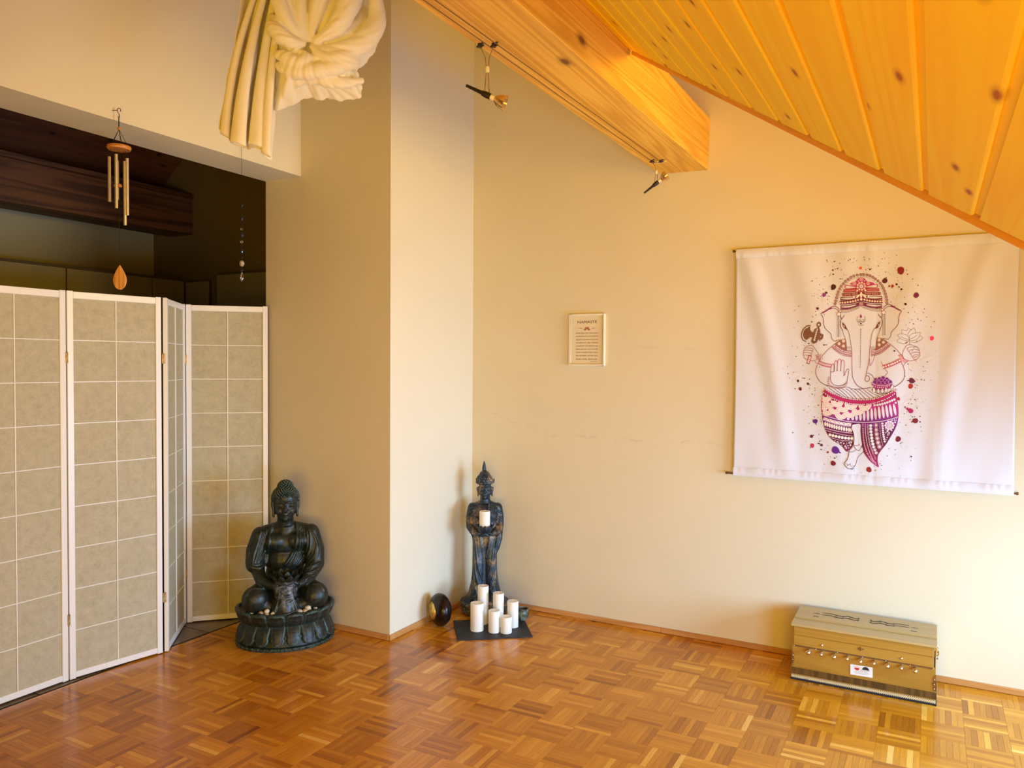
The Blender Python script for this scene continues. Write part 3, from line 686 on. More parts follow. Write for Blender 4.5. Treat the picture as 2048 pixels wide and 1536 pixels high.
# ------------------------------------------------------------------ cable spotlights under the beam
M_wire = simple('tension_cable', (.25, .13, .05), .4, .8)
M_bk = simple('black_plastic', (.012, .011, .010), .45)
M_refl = simple('dichroic_reflector', (.86, .62, .34), .12, .85, .15, 90)
for (xa, xb, lab) in ((-1.2485, -1.2275, 'bare steel lighting cable nearer the beam edge'), (-1.221, -1.190, 'bare steel lighting cable under the middle of the beam')):
    c = empty('lighting_cable', (0, 0, 0), label=lab, cat='cable')
    m = MB(); m.tube([(xa, -1.2, 2.452), (xa, 1.79, 2.452), (xb, 3.70, 2.452)], .0016, 6); m.build('cable', M_wire, c)
    m = MB(); m.tube([(xb, 3.70, 2.452), (xb, 3.73, 2.455), (xb+.004, 3.76, 2.4712)], .0022, 6); m.lathe([(.007, 3.70), (.007, 3.715)], 10, Matrix.Translation((xb, 0, 2.452)) @ Euler((-math.pi/2, 0, 0)).to_matrix().to_4x4())
    m.lathe([(.008, 2.462), (.009, 2.471)], 12, Matrix.Translation((xb+.004, 3.762, 0))); m.build('tension_clamp', M_chr, c, smooth=True)
def spot(loc, drop, aim, tilt, label):
    s = empty('cable_spotlight', loc, label=label, cat='spotlight')
    m = MB()
    for sx, sy in ((-.020, -.012), (.020, .006)):
        m.lathe([(.007, -.004), (.008, 0), (.007, .008)], 10, Matrix.Translation((sx, sy, 0))); m.lathe([(.004, .008), (.005, .012)], 8, Matrix.Translation((sx+.008, sy+.004, 0))); m.tube([(sx-.012, sy, .0), (sx+.012, sy+.003, .002)], .003, 6)
    m.build('cable_clip', M_bk, s, smooth=True)
    zc = -drop*.48
    m = MB(); m.tube([(-.018, -.012, -.002), (-.004, -.006, zc*.5), (-.003, 0, zc)], .0012, 5); m.tube([(.018, .006, -.002), (.006, .002, zc*.5), (.003, 0, zc)], .0012, 5)
    m.tube([(-.003, 0, zc), (-.010, 0, -drop)], .0013, 5); m.tube([(.003, 0, zc), (.008, 0, -drop)], .0013, 5); m.build('rods', M_brass, s)
    m = MB(); m.lathe([(.0055, zc-.009), (.0068, zc-.004), (.0068, zc+.006), (.005, zc+.010)], 10); m.build('spacer', simple('clear_plastic', (.8, .72, .5), .2), s, smooth=True)
    R = Matrix.Translation((0, 0, -drop)) @ Euler((0, tilt, aim)).to_matrix().to_4x4()
    m = MB(); m.lathe([(.0008, -.075), (.0045, -.074), (.0062, -.02), (.008, -.018), (.010, -.006), (.0100, .012), (.0006, .013)], 14, R); m.build('handle', M_bk, s, smooth=True)
    m = MB(); m.lathe([(.0006, .012), (.0085, .012), (.0085, .028), (.0006, .029)], 14, R); m.build('lamp_base', simple('ceramic_base', (.8, .72, .55), .5), s, smooth=True)
    m = MB(); m.keep = True
    pr = [(.009, .027), (.0125, .031), (.0185, .040), (.0230, .052), (.0250, .062)]
    m.lathe(pr+[(r-.0010, z) for r, z in pr[::-1]], 22, R, closed=True); me = m.mesh('m', M_refl, True); add('reflector', me, s)
    m = MB(); m.lathe([(.0006, .0600), (.0235, .0600), (.0235, .0612), (.0006, .0615)], 22, R); m.build('front_glass', glass('lamp_glass', (1, .97, .9)), s, smooth=True)
    m = MB(); m.ell((0, 0, .040), (.004, .004, .010), seg=10, rings=8); m.v = [tuple(R @ Vector(v)) for v in m.v]; m.build('capsule', glass('capsule_glass', (1, .95, .85)), s, smooth=True)
spot((-1.246, 2.115, 2.449), .152, YAW-.1, math.radians(116), 'left bare halogen cable spotlight hanging from the beam, black handle')
spot((-1.208, 3.69, 2.449), .105, YAW-.15, math.radians(52), 'right halogen cable spotlight tilted up at the beam end')

# ------------------------------------------------------------------ candles on slate, cup, lantern
M_wax = NT('ivory_wax'); v_ = M_wax.coord(); M_wax.set(Base_Color=M_wax.ramp(M_wax.noise(v_, 8, 2), [(.3, (.82, .79, .70)), (.7, (.87, .85, .77))]), Roughness=.45, Subsurface_Weight=.25, Subsurface_Radius=(.02, .012, .006)); M_wax.bump(M_wax.noise(v_, 60, 2), .05, .002); M_wax = M_wax.m
M_wick = simple('wick', (.75, .70, .58), .9)
def candle(x, y, z, r, h, label, group='pillar candles'):
    t = empty('pillar_candle', (x, y, z), label=label, cat='candle', group=group)
    m = MB(); rr = random.Random(int(x*1e4)); lean = rr.uniform(-.002, .002)
    m.lathe([(.0004, 0), (r*.975, 0), (r, .003), (r*.995, h*.5), (r, h-.003), (r*.96, h-.0005), (r*.80, h-.0012), (.005, h-.0035), (.0004, h-.0035)], 32)
    m.build('wax', M_wax, t, smooth=60)
    m = MB(); m.tube([(0, 0, h-.004), (.0005, 0, h+.003), (.0025, 0, h+.008)], .0011, 6); m.build('wick', M_wick, t); return t
slate_c = Vector((-2.0985, 3.64, 0)); sa = math.atan2(.24, .317)
M_slate = simple('slate', (.014, .017, .020), .6, 0, .35, 14, .5, 120)
sl = MB(); rr = random.Random(3)
out = []
for (ax, ay, bx, by, n) in ((-.20, -.155, .20, -.155, 14), (.20, -.155, .20, .155, 11), (.20, .155, -.20, .155, 14), (-.20, .155, -.20, -.155, 11)):
    for i in range(n): out.append((ax+(bx-ax)*i/n+rr.uniform(-.0012, .0012), ay+(by-ay)*i/n+rr.uniform(-.0012, .0012)))
sl.prism(out, 0, .0075, lambda u, v, h: (u, v, h)); o = sl.build('slate_tray', M_slate, bevel=.0008, label='black rectangular slate tray under the white candles', cat='tray'); o.location = slate_c; o.rotation_euler = (0, 0, sa)
cz = .0077
away = Vector((-.50, .86)).normalized()
def cpos(px_, py_, r): return (px_+away.x*r, py_+away.y*r)
for (fx, fy, r, h, lab) in ((-2.163, 3.655, .0305, .212, 'tallest white pillar candle, at the back left of the slate'),
                            (-2.132, 3.540, .0365, .150, 'thickest white pillar candle, front left on the slate'),
                            (-2.070, 3.665, .0305, .183, 'tall white pillar candle behind the short middle one on the slate'),
                            (-2.041, 3.568, .0310, .117, 'medium-short white pillar candle in the front middle of the slate'),
                            (-1.980, 3.591, .0315, .087, 'shortest white pillar candle at the front of the slate'),
                            (-1.993, 3.690, .0310, .143, 'white pillar candle at the right of the slate beside the green cup')):
    x, y = cpos(fx, fy, r); candle(x, y, cz, r, h, lab)
t = empty('ceramic_cup', (-2.013, 3.845, cz), label='small green glazed ceramic tealight cup at the slate corner', cat='cup')
M_glz = simple('green_glaze', (.13, .17, .13), .25, 0, .6, 45, .1, 60)
m = MB(); m.keep = True; m.lathe([(.0004, 0), (.020, 0), (.026, .006), (.034, .028), (.0335, .045), (.030, .060), (.0325, .066), (.029, .066), (.0275, .058), (.030, .044), (.030, .028), (.022, .012), (.0004, .012)], 28); me = m.mesh('m', M_glz, True); add('cup_body', me, t)
m = MB(); m.lathe([(.0004, .0125), (.019, .0125), (.019, .024), (.0004, .024)], 18); m.build('tealight', M_brass, t, smooth=True)
# round two-shell lantern
M_lk = simple('black_lacquer_shell', (.018, .010, .008), .22, .4, .5, 25, .4, 70); M_gold = simple('gold_leaf', (.95, .66, .16), .42, .8, .2, 60, .4, 90)
lt = empty('tealight_lantern', (-2.375, 3.545, 0), label='round black shell lantern with gold leaf inside, by the column', cat='lantern')
A_ = Vector((-.55, -.835, .0)).normalized()      # opening direction
Rl = A_.to_track_quat('Z', 'Y').to_matrix().to_4x4(); zc_ = .0915
Tl = Matrix.Translation((0, 0, zc_)) @ Rl
def shell(nm, off, rad, th, mat, hole, parent, flip=False):
    m = MB(); m.keep = True; pr = []
    for i in range(15):
        a = math.radians(90)*(i/14)
        r_ = rad*math.sin(a)*1.0; z = th*math.cos(a)
        if r_ >= hole-1e-5 or hole == 0: pr.append((max(r_, .0004), z+off))
    if hole: pr = [(hole, th*math.sqrt(1-(hole/rad)**2)+off)]+pr
    s_ = -1 if flip else 1
    pr = [(r_, s_*z) for r_, z in pr]
    inner = [(r_*.975, z-.0018*s_) for r_, z in pr[::-1]]
    me = MB(); me.lathe(pr+inner, 40, Tl, closed=True); return me.build(nm, mat, parent, smooth=True)
shell('front_shell', 0, .0905, .055, M_lk, .049, lt)
shell('back_shell', -.000, .0905, .060, M_lk, 0, lt, True)
m = MB(); m.keep = True; pr = [(.0492, .0455), (.0480, .0440), (.045, .037), (.038, .029), (.026, .023), (.012, .020), (.0004, .0195)]
m.lathe(pr, 40, Tl); m.build('gold_lining', M_gold, lt, smooth='all')
# ------------------------------------------------------------------ statues
from mathutils.bvhtree import BVHTree
def patina(name, dark, mid, light, gold=None, rough=.5, metal=.3, white=False):
    t = NT(name); v = t.coord()
    n = t.noise(v, 22, 5, .65, .4); n2 = t.noise(v, 70, 4, .7)
    c = t.ramp(t.mix(.35, n, n2), [(.38, dark), (.56, mid), (.70, light)])
    g = t.node('ShaderNodeNewGeometry')
    pt_ = t.ramp(g.outputs['Pointiness'], [(.50, (0, 0, 0)), (.565, (1, 1, 1))])
    m_ = t.node('ShaderNodeMath', operation='MULTIPLY'); t.link(pt_, m_.inputs[0]); t.link(t.ramp(n2, [(.4, (.15,)*3), (.62, (1,)*3)]), m_.inputs[1])
    c = t.mix(m_.outputs[0], c, light)
    if gold:
        gm = t.ramp(t.noise(v, 11, 3, .55, .3), [(.50, (0, 0, 0)), (.66, (1, 1, 1))])
        g2 = t.node('ShaderNodeMath', operation='MULTIPLY'); t.link(gm, g2.inputs[0]); t.link(t.ramp(n2, [(.38, (0,)*3), (.6, (1,)*3)]), g2.inputs[1])
        c = t.mix(g2.outputs[0], c, gold)
    if white == 'lap':   # lime deposits where the fountain water runs down the front
        sx_ = t.node('ShaderNodeSeparateXYZ'); t.link(v, sx_.inputs[0])
        def band(sock, a, b, c_, d):
            m1 = t.node('ShaderNodeMapRange', interpolation_type='SMOOTHSTEP'); m1.inputs[1].default_value = a; m1.inputs[2].default_value = b; t.link(sock, m1.inputs[0])
            m2 = t.node('ShaderNodeMapRange', interpolation_type='SMOOTHSTEP'); m2.inputs[1].default_value = d; m2.inputs[2].default_value = c_; t.link(sock, m2.inputs[0])
            q = t.node('ShaderNodeMath', operation='MULTIPLY'); t.link(m1.outputs[0], q.inputs[0]); t.link(m2.outputs[0], q.inputs[1]); return q.outputs[0]
        q1 = t.node('ShaderNodeMath', operation='MULTIPLY'); t.link(band(sx_.outputs[0], -.075, -.03, .03, .075), q1.inputs[0]); t.link(band(sx_.outputs[2], .19, .24, .31, .36), q1.inputs[1])
        q2 = t.node('ShaderNodeMath', operation='MULTIPLY'); t.link(q1.outputs[0], q2.inputs[0]); t.link(t.ramp(t.noise(v, 30, 5, .75), [(.44, (0, 0, 0)), (.62, (1, 1, 1))]), q2.inputs[1])
        q3 = t.node('ShaderNodeMath', operation='MULTIPLY', _1=.75); t.link(q2.outputs[0], q3.inputs[0]); c = t.mix(q3.outputs[0], c, (.24, .26, .30))
    elif white:       # lime deposits left by the fountain water
        wm = t.ramp(t.noise(v, 34, 5, .75), [(.60, (0, 0, 0)), (.68, (1, 1, 1))])
        c = t.mix(wm, c, (.42, .40, .34))
    t.set(Base_Color=c, Roughness=t.ramp(n2, [(.3, (rough-.12,)*3), (.7, (rough+.15,)*3)]), Metallic=metal)
    t.bump(t.mix(.5, n2, n), .35, .0015); return t.m
M_sit = patina('dark_green_stone', (.004, .006, .004), (.012, .020, .015), (.055, .095, .080), rough=.44, metal=.1)
M_sitf = patina('dark_green_stone_wet', (.004, .006, .004), (.012, .018, .012), (.045, .075, .060), rough=.42, metal=.1, white='lap')
M_lime = patina('dark_green_stone_limed', (.006, .008, .006), (.03, .04, .04), (.10, .13, .13), rough=.4, metal=.2, white=True)
M_std = patina('blue_bronze', (.007, .013, .022), (.022, .042, .066), (.10, .14, .15), gold=(.34, .22, .10), rough=.40, metal=.4)
def fold(mb, bvh, pts, r, lift=.3, n=7, back=False, taper=True):
    """a cloth fold lying on the sculpted body; pts are front-view (x,z)"""
    sl = smoothline(pts, n); P = []
    for x, z in sl:
        h = bvh.ray_cast(Vector((x, -1, z)), Vector((0, 1, 0)))
        if h[0] is not None: P.append(h[0]+h[1]*r*lift)
    if len(P) < 3: return
    m = len(P); rs = [r*(.35+.65*math.sin(math.pi*min(1, max(0, (i+.6)/(m+.2))))**.5) if taper else r for i in range(m)]
    mb.tube(P, rs, 7)
def bvh_of(mb, voxel=.006, it=10):
    me = remesh(mb, voxel, it, .6); mb.from_mesh(me); b = BVHTree.FromPolygons([v.co.copy() for v in me.vertices], [tuple(p.vertices) for p in me.polygons]); bpy.data.meshes.remove(me); return b
def hand(m, w, d, side, s=1.0):
    """cupped hand: palm and five separate fingers; w wrist, d direction of the fingers, side = thumb side"""
    w, d = Vector(w), Vector(d).normalized(); up_ = Vector((0, 0, 1)); q = d.cross(up_).normalized()*side
    palm = w+d*.022*s; m.tube([w, palm, w+d*.038*s], [.013*s, .016*s, .014*s], 10)
    for k, L in enumerate((.026, .031, .029, .022)):
        o = q*(.018-.012*k)*s; b = w+d*.034*s+o
        m.tube([b, b+d*L*.5*s+up_*.002*s, b+d*L*.95*s+up_*.010*s], [.0062*s, .0058*s, .0046*s], 8)
    b = w+d*.012*s+q*.018*s; m.tube([w+d*.004*s+q*.008*s, b+up_*.006*s, b+d*.016*s+up_*.014*s+q*.003*s], [.0075*s, .0070*s, .0052*s], 8)
def face(m, c, s, W=1.0, tilt=0):
    """serene face, features placed on the head at c, s = head half height"""
    cx, cy, cz = c
    E = lambda dx, dy, dz, r, rot=(0, 0, 0): m.ell((cx+dx*s, cy+dy*s, cz+dz*s), tuple(a*s for a in r), rot, 14, 10)
    E(0, 0, .05, (.62*W, .70, .92))                     # skull and face
    E(0, -.16, -.30, (.50*W, .52, .62))                 # jaw
    E(0, -.585, -.66, (.15, .12, .13))                 # chin
    for q in (-1, 1):
        E(q*.30*W, -.44, -.22, (.20, .20, .24))             # cheek
        E(q*.265*W, -.575, .135, (.185, .110, .095))        # closed upper lid
        E(q*.265*W, -.590, .035, (.160, .060, .028))        # lower lid line
        m.tube([(cx+q*.07*s, cy-.70*s, cz+.22*s), (cx+q*.22*s*W, cy-.675*s, cz+.335*s), (cx+q*.42*s*W, cy-.54*s, cz+.28*s), (cx+q*.50*s*W, cy-.44*s, cz+.18*s)], [.035*s, .04*s, .035*s, .02*s], 8)
        E(q*.095, -.735, -.155, (.07, .08, .06))            # nostril
        # ear with long lobe
        m.tube([(cx+q*.60*s*W, cy-.02*s, cz+.28*s), (cx+q*.69*s*W, cy-.02*s, cz+.24*s), (cx+q*.70*s*W, cy-.04*s, cz+.0*s), (cx+q*.64*s*W, cy-.05*s, cz-.25*s), (cx+q*.63*s*W, cy-.05*s, cz-.52*s), (cx+q*.62*s*W, cy-.05*s, cz-.68*s)], [.06*s, .10*s, .08*s, .07*s, .085*s, .05*s], 8)
    m.tube([(cx, cy-.655*s, cz+.24*s), (cx, cy-.74*s, cz+.06*s), (cx, cy-.835*s, cz-.12*s), (cx, cy-.76*s, cz-.17*s)], [.055*s, .062*s, .088*s, .06*s], 8)
    for dz, r, w_ in ((-.345, .042, .20), (-.43, .050, .16)):
        m.tube([(cx-w_*s, cy-.63*s, cz+(dz+.015)*s), (cx-w_*.45*s, cy-.69*s, cz+dz*s), (cx, cy-.70*s, cz+(dz+.012 if dz > -.4 else dz)*s), (cx+w_*.45*s, cy-.69*s, cz+dz*s), (cx+w_*s, cy-.63*s, cz+(dz+.015)*s)], [.015*s, r*s, r*s, r*s, .015*s], 8)
def place(objs, root): pass

# ---- seated Buddha on a lotus basin
sit = empty('seated_buddha_statue', (-2.974, 2.984, 0), math.radians(45), label='dark green seated Buddha fountain statue on a lotus basin beside the screen', cat='statue')
m = MB()
SQ = .84
def sq_(t, z): return math.sqrt(1/((math.cos(t))**2+(math.sin(t)/SQ)**2)) if 0 else 1
Ms = Matrix.Diagonal((1, SQ, 1, 1))
m.lathe([(.0005, 0), (.246, 0), (.250, .006), (.249, .016), (.236, .022), (.232, .05), (.214, .09), (.198, .118), (.202, .128), (.224, .150), (.238, .172), (.243, .186), (.236, .188), (.230, .182), (.220, .177), (.19, .175), (.0005, .175)], 64, Ms)
m.build('basin', M_sit, sit, smooth=50)
m = MB()
for k in range(44):
    a = 2*math.pi*k/44; m.ell((.247*math.cos(a), .247*SQ*math.sin(a), .013), (.0062, .0062, .0058), seg=8, rings=6)
m.build('bead_ring', M_sit, sit, smooth='all', kind='stuff')
def petal_mesh(w_, h_, t_, kind):
    m = MB()
    n1, n2 = 12, 12
    def f(u, v):
        x = (u-.5)*2; y = v                   # y 0 at root, 1 at tip
        if kind == 'low': half = w_*(math.sin(math.pi*min(1, y*.62+.38-.02*0))**.55) if y < .62 else w_*math.sqrt(max(0, 1-((y-.62)/.38)**2))
        else: half = w_*(.80+.20*math.sin(math.pi*y*.9)) if y < .8 else w_*(.9)*max(0, 1-((y-.8)/.2)**2.4)**.5
        prof_ = t_*(1-abs(x)**3)*math.sin(math.pi*(.12+.80*y))
        rim = .30*t_*math.exp(-((abs(x)-.86)/.10)**2) + (.35*t_*math.exp(-((y-.93)/.06)**2))
        return (x*half, -(prof_+rim)-.001, (y)*h_)
    m.grid(f, n1, n2); a = len(m.v)
    m.grid(lambda u, v: (f(u, v)[0]*.98, .010, f(u, v)[2]), n1, n2, flip=True)
    return remesh(m, .0032, 4, name='petal', mat=M_sit) if 0 else m
def petals(n, r, z, w_, h_, t_, kind, tilt, off, name, flip):
    mm = petal_mesh(w_, h_, t_, kind); W = 13
    # close the rim between front and back grids
    fs = []; N = W*13
    edge = [i for i in range(W)]+[j*W+W-1 for j in range(1, 13)]+[12*W+i for i in range(W-2, -1, -1)]+[j*W for j in range(11, 0, -1)]
    for a, b in zip(edge, edge[1:]+edge[:1]): fs.append((a, b, b+N, a+N))
    mm.f += fs
    me = mm.mesh('lotus_petal', M_sit, 'all')
    for k in range(n):
        a = 2*math.pi*(k+off)/n-math.pi/2
        o = add(name, me, sit)
        rr_ = 1/math.sqrt(math.cos(a)**2+(math.sin(a)/SQ)**2)
        ta = math.atan2(SQ*math.cos(a), -math.sin(a))     # tangent direction on the ellipse
        x, y = r*math.cos(a), r*SQ*math.sin(a); nrm = math.atan2(math.sin(a)*1.0, SQ*math.cos(a))
        R = Matrix.Translation((x, y, z)) @ Matrix.Rotation(nrm+math.pi/2, 4, 'Z') @ Matrix.Rotation(tilt, 4, 'X') @ (Matrix.Rotation(math.pi, 4, 'Y') if flip else Matrix.Identity(4))
        o.matrix_local = R
petals(18, .205, .122, .0385, .104, .017, 'low', math.radians(-20), .5, 'lower_petal', True)
petals(16, .206, .120, .047, .080, .018, 'up', math.radians(27), .5, 'upper_petal', False)
# back petals rise a little higher behind the figure
b = MB()
b.ell((0, .06, .235), (.135, .100, .075)); b.ell((0, .02, .215), (.17, .13, .045))
for s_ in (-1, 1):
    kx = -.148 if s_ < 0 else .147
    b.cap([(s_*.05, .05, .25), (s_*.10, -.03, .255), (kx, -.105, .252)], [.075, .073, .066], 16)
    b.ell((kx, -.108, .250), (.068, .064, .070))
    b.cap([(kx, -.105, .232), (s_*.07, -.115, .208), (-s_*.02, -.125, .20)], [.050, .038, .030], 12)
b.ell((0, .055, .33), (.105, .080, .10)); b.ell((0, .045, .41), (.106, .074, .10)); b.ell((0, .045, .50), (.122, .074, .085))
b.ell((-.05, .000, .515), (.055, .038, .045)); b.ell((.05, .000, .515), (.055, .038, .045))
b.cap([(-.118, .05, .545), (0, .052, .568), (.118, .05, .545)], [.046, .055, .046], 14)
b.cap([(0, .045, .56), (0, .035, .60), (0, .022, .65)], [.058, .042, .044], 14)
for z in (.598, .612): b.lathe([(.0445, z-.004), (.0475, z), (.0445, z+.004)], 20, Matrix.Translation((0, .034, 0)))
for s_ in (-1, 1):
    b.cap([(s_*.122, .048, .545), (s_*.145, .035, .47), (s_*.142, .012, .395)], [.046, .046, .042], 14)
    b.cap([(s_*.142, .012, .385), (s_*.125, -.06, .345), (s_*.088, -.115, .325), (s_*.066, -.138, .321)], [.038, .031, .022, .018], 12)
# sleeve masses: loose on the left of the picture, wrapped on the right
b.cap([(-.128, .03, .55), (-.150, .022, .47), (-.155, .0, .405)], [.044, .050, .047], 14)
b.cap([(.130, .03, .55), (.149, .02, .46), (.150, -.005, .385), (.120, -.06, .345)], [.046, .052, .050, .038], 14)
# robe falling between the knees
b.cap([(0, -.120, .315), (0, -.145, .28), (0, -.152, .235), (0, -.155, .195)], [.050, .046, .044, .046], 14)
for s_ in (-1, 1): b.cap([(s_*.05, -.125, .31), (s_*.035, -.155, .26), (s_*.052, -.165, .195)], [.016, .014, .018], 8)
bv = bvh_of(b, .0045)
face(b, (0, .010, .702), .090, 1.06)
fd = lambda pts, r, **k: fold(b, bv, pts, r, **k)
# neckline and sash folds
fd([(-.060, .60), (-.076, .56), (-.082, .50), (-.092, .44), (-.098, .40)], .0065)
for i, o_ in enumerate((0, .016, .031, .045)): fd([(-.078-o_, .585-.2*o_), (-.092-o_, .52), (-.105-o_*1.15, .46), (-.135-o_*.6, .415)], .0042)
fd([(-.175, .404), (-.14, .392), (-.10, .398)], .0075)
fd([(.052, .612), (.058, .55), (.050, .49), (.025, .435), (-.005, .395)], .0080)
for o_ in (.012, .024, .036, .049, .062): fd([(.054+o_*.9, .61-.25*o_), (.062+o_, .55), (.056+o_*1.1, .48), (.034+o_*1.15, .425), (.006+o_*1.1, .385)], .0048)
for o_ in (0, .018, .036): fd([(.135+o_*.4, .56-o_), (.158+o_*.2, .50-o_), (.145, .44-o_), (.118, .405-o_)], .0045)
for z in (.395, .372, .352): fd([(.100, z-.012), (.140, z-.004), (.178, z+.008)], .0052)
for o_ in (0, .014): fd([(-.03-o_, .305), (-.035-o_, .26), (-.055-o_, .20)], .005); fd([(.03+o_, .305), (.035+o_, .26), (.055+o_, .20)], .005)
fd([(-.045, .285), (0, .275), (.045, .285)], .004); fd([(-.04, .262), (0, .250), (.04, .262)], .004); fd([(-.055, .196), (0, .190), (.055, .196)], .006)
for s_ in (-1, 1): fd([(s_*.10, .305), (s_*.16, .312), (s_*.195, .275)], .0045)
hand(b, (-.064, -.140, .322), (.95, -.28, .0), 1, 1.15); hand(b, (.064, -.140, .326), (-.95, -.28, .0), -1, 1.15)
me = remesh(b, .0031, 3, .5, 'buddha', M_sitf); add('figure', me, sit)
# snail-shell curls
hair = MB(); hair.ell((0, .022, .742), (.0655, .074, .060), seg=24, rings=14); hair.ell((0, .024, .796), (.036, .038, .034), seg=20, rings=12)
add('hair_cap', remesh(hair, .003, 6, name='hair', mat=M_sit), sit)
cu = MB(); rr = random.Random(5)
def curls(c, r, zmin, n):
    for i in range(n):
        zz_ = 1-(i+.5)/n*(1-zmin); a = i*2.399963; q = math.sqrt(1-zz_*zz_)
        d = Vector((q*math.cos(a), q*math.sin(a), zz_)); p = Vector((c[0]+d.x*r[0], c[1]+d.y*r[1], c[2]+d.z*r[2]))
        if c[2] < .78 and (p-Vector((0, .024, .796))).length < .036: continue
        if p.y < -.012 and p.z < .757+.12*abs(p.x)*-1: continue
        if p.y < .012 and p.z < .738: continue
        nrm = Vector((d.x/r[0], d.y/r[1], d.z/r[2])).normalized(); M = Matrix.Translation(p) @ nrm.to_track_quat('Z', 'Y').to_matrix().to_4x4()
        cu.lathe([(.0062, -.002), (.0062, .002), (.0046, .0055), (.0018, .0085), (.0003, .0095)], 7, M)
curls((0, .022, .742), (.0655, .074, .060), -.45, 330); curls((0, .024, .796), (.036, .038, .034), -.1, 70)
cu.build('hair_curls', M_sit, sit, smooth='all', kind='stuff')
# lotus bowl in the lap
m = MB(); m.lathe([(.0005, .335), (.038, .335), (.052, .345), (.060, .362), (.056, .366), (.048, .352), (.0005, .350)], 28, Matrix.Translation((0, -.165, 0))); m.build('lap_bowl', M_lime, sit, smooth=True)
pm = MB()
pm.grid(lambda u, v: ((u-.5)*2*.019*(math.sin(math.pi*(.18+.82*v*.98))**.7), -.006*math.sin(math.pi*v)*(1-(2*u-1)**2)-.010*v*v*0, v*.050), 8, 8); n_ = len(pm.v)
pm.grid(lambda u, v: ((u-.5)*2*.019*(math.sin(math.pi*(.18+.82*v*.98))**.7), .004, v*.050), 8, 8, flip=True)
pme = pm.mesh('p', M_sit, 'all')
for ring, (n, r, z, tl) in enumerate(((10, .050, .350, .55), (7, .030, .356, .25))):
    for k in range(n):
        a = 2*math.pi*(k+.5*ring)/n; o = add('bowl_petal', pme, sit)
        o.matrix_local = Matrix.Translation((r*math.cos(a), -.165+r*math.sin(a), z)) @ Matrix.Rotation(a+math.pi/2, 4, 'Z') @ Matrix.Rotation(tl, 4, 'X')
# lime-streaked front cloth shows as its own panel
m = MB(); m.keep = True
def drape(u, v):
    x = (u-.5)*(.062+.036*v); z = .322-.130*v
    y = -.197-.022*v+.004*math.sin(u*14+v*2)-.012*math.cos((u-.5)*2.6)+.012
    return (x, y-.004, z)
# pebbles in the basin, one by one
pebcols = [((.60, .50, .33), 'cream'), ((.42, .34, .24), 'tan'), ((.30, .27, .23), 'grey'), ((.68, .60, .45), 'pale')]
PM = [simple('pebble_'+n_, c, .45, 0, .15, 90) for c, n_ in pebcols]
Rs = sit.matrix_basis if 0 else Matrix.Translation((-2.974, 2.984, 0)) @ Matrix.Rotation(math.radians(45), 4, 'Z')
def locv(fx, fy, z): return Rs @ Vector((fx, fy, z))
pebs = [(-.168, -.128, 0, 'flat tan pebble at the far left of the lotus basin'), (-.128, -.165, 1, 'speckled tan pebble left of centre in the lotus basin'), (-.108, -.140, 3, 'pale pebble behind the left pebble cluster in the lotus basin'),
        (-.092, -.170, 3, 'largest cream pebble of the left cluster in the basin'), (-.066, -.192, 0, 'cream pebble at the right end of the left cluster'), (-.104, -.192, 1, 'pebble half hidden at the front of the left cluster'), (-.135, -.118, 2, 'grey pebble at the back of the left cluster'),
        (-.030, -.199, 0, 'oval pebble below the hem of the stone robe, left'), (.032, -.199, 0, 'oval cream pebble below the hem of the stone robe, right'), (.072, -.182, 1, 'dark tan upright pebble right of the robe hem'),
        (.108, -.150, 3, 'white veined pebble on top of the right cluster'), (.122, -.165, 3, 'pale cream pebble in front of the right cluster'), (.148, -.140, 1, 'tan pebble at the right of the right cluster'), (.138, -.118, 2, 'grey pebble behind the right cluster by the knee'), (.100, -.175, 0, 'small cream pebble at the left of the right cluster')]
for i, (x, y, c, lab) in enumerate(pebs):
    rr = random.Random(i*11+2); s_ = Vector((x, y/SQ, 0)); 
    if s_.length > .218: s_ *= .218/s_.length
    y = s_.y*SQ; x = s_.x
    sx, sy, sz = rr.uniform(.014, .019), rr.uniform(.010, .013), rr.uniform(.0085, .011)
    ph = rr.uniform(0, 9); mb_ = MB(); mb_.ell((0, 0, 0), (sx, sy, sz), seg=14, rings=9, fn=lambda d: 1+.08*math.sin(d.x*3+ph)+.05*math.sin(d.y*5+ph*2))
    r_ = math.hypot(x, y/SQ); zb = .174 if r_ < .19 else .174+(r_-.19)/.036*.008
    if abs(x) < .06: zb = .190 if 0 else zb
    o = mb_.build('pebble', PM[c], smooth='all', label=lab, cat='pebble', group='pebbles in the lotus basin')
    p = locv(x, y, zb+sz+(.013 if i in (10, 3) else .001)); o.location = p; o.rotation_euler = (rr.uniform(-.15, .15), rr.uniform(-.15, .15), rr.uniform(0, 3))

# ---- standing Buddha holding a lotus candle bowl
RS = (-2.287, 3.882)
rz = math.atan2(0-RS[1], 0-RS[0])+math.pi/2
std = empty('standing_buddha_statue', (*RS, 0), rz, label='tall standing bronze-blue Buddha statue in the corner holding a candle bowl', cat='statue')
m = MB(); m.lathe([(.0005, 0), (.118, 0), (.128, .006), (.130, .018), (.122, .030), (.134, .045), (.142, .052), (.142, .064), (.132, .069), (.0005, .069)], 56); m.build('pedestal', M_std, std, smooth=50)
m = MB()
for k in range(46):
    a = 2*math.pi*k/46; m.ell((.1385*math.cos(a), .1385*math.sin(a), .0655), .0050, seg=8, rings=6)
m.build('bead_ring', M_std, std, smooth='all', kind='stuff')
pm = MB(); pm.ell((0, 0, 0), (.021, .010, .024), seg=12, rings=8); pm.tube([(.021*math.cos(t)*.92, -.006, .024*math.sin(t)*.92) for t in [math.pi+math.pi*i/10 for i in range(11)]], .0024, 6); pme = pm.mesh('petal', M_std, 'all')
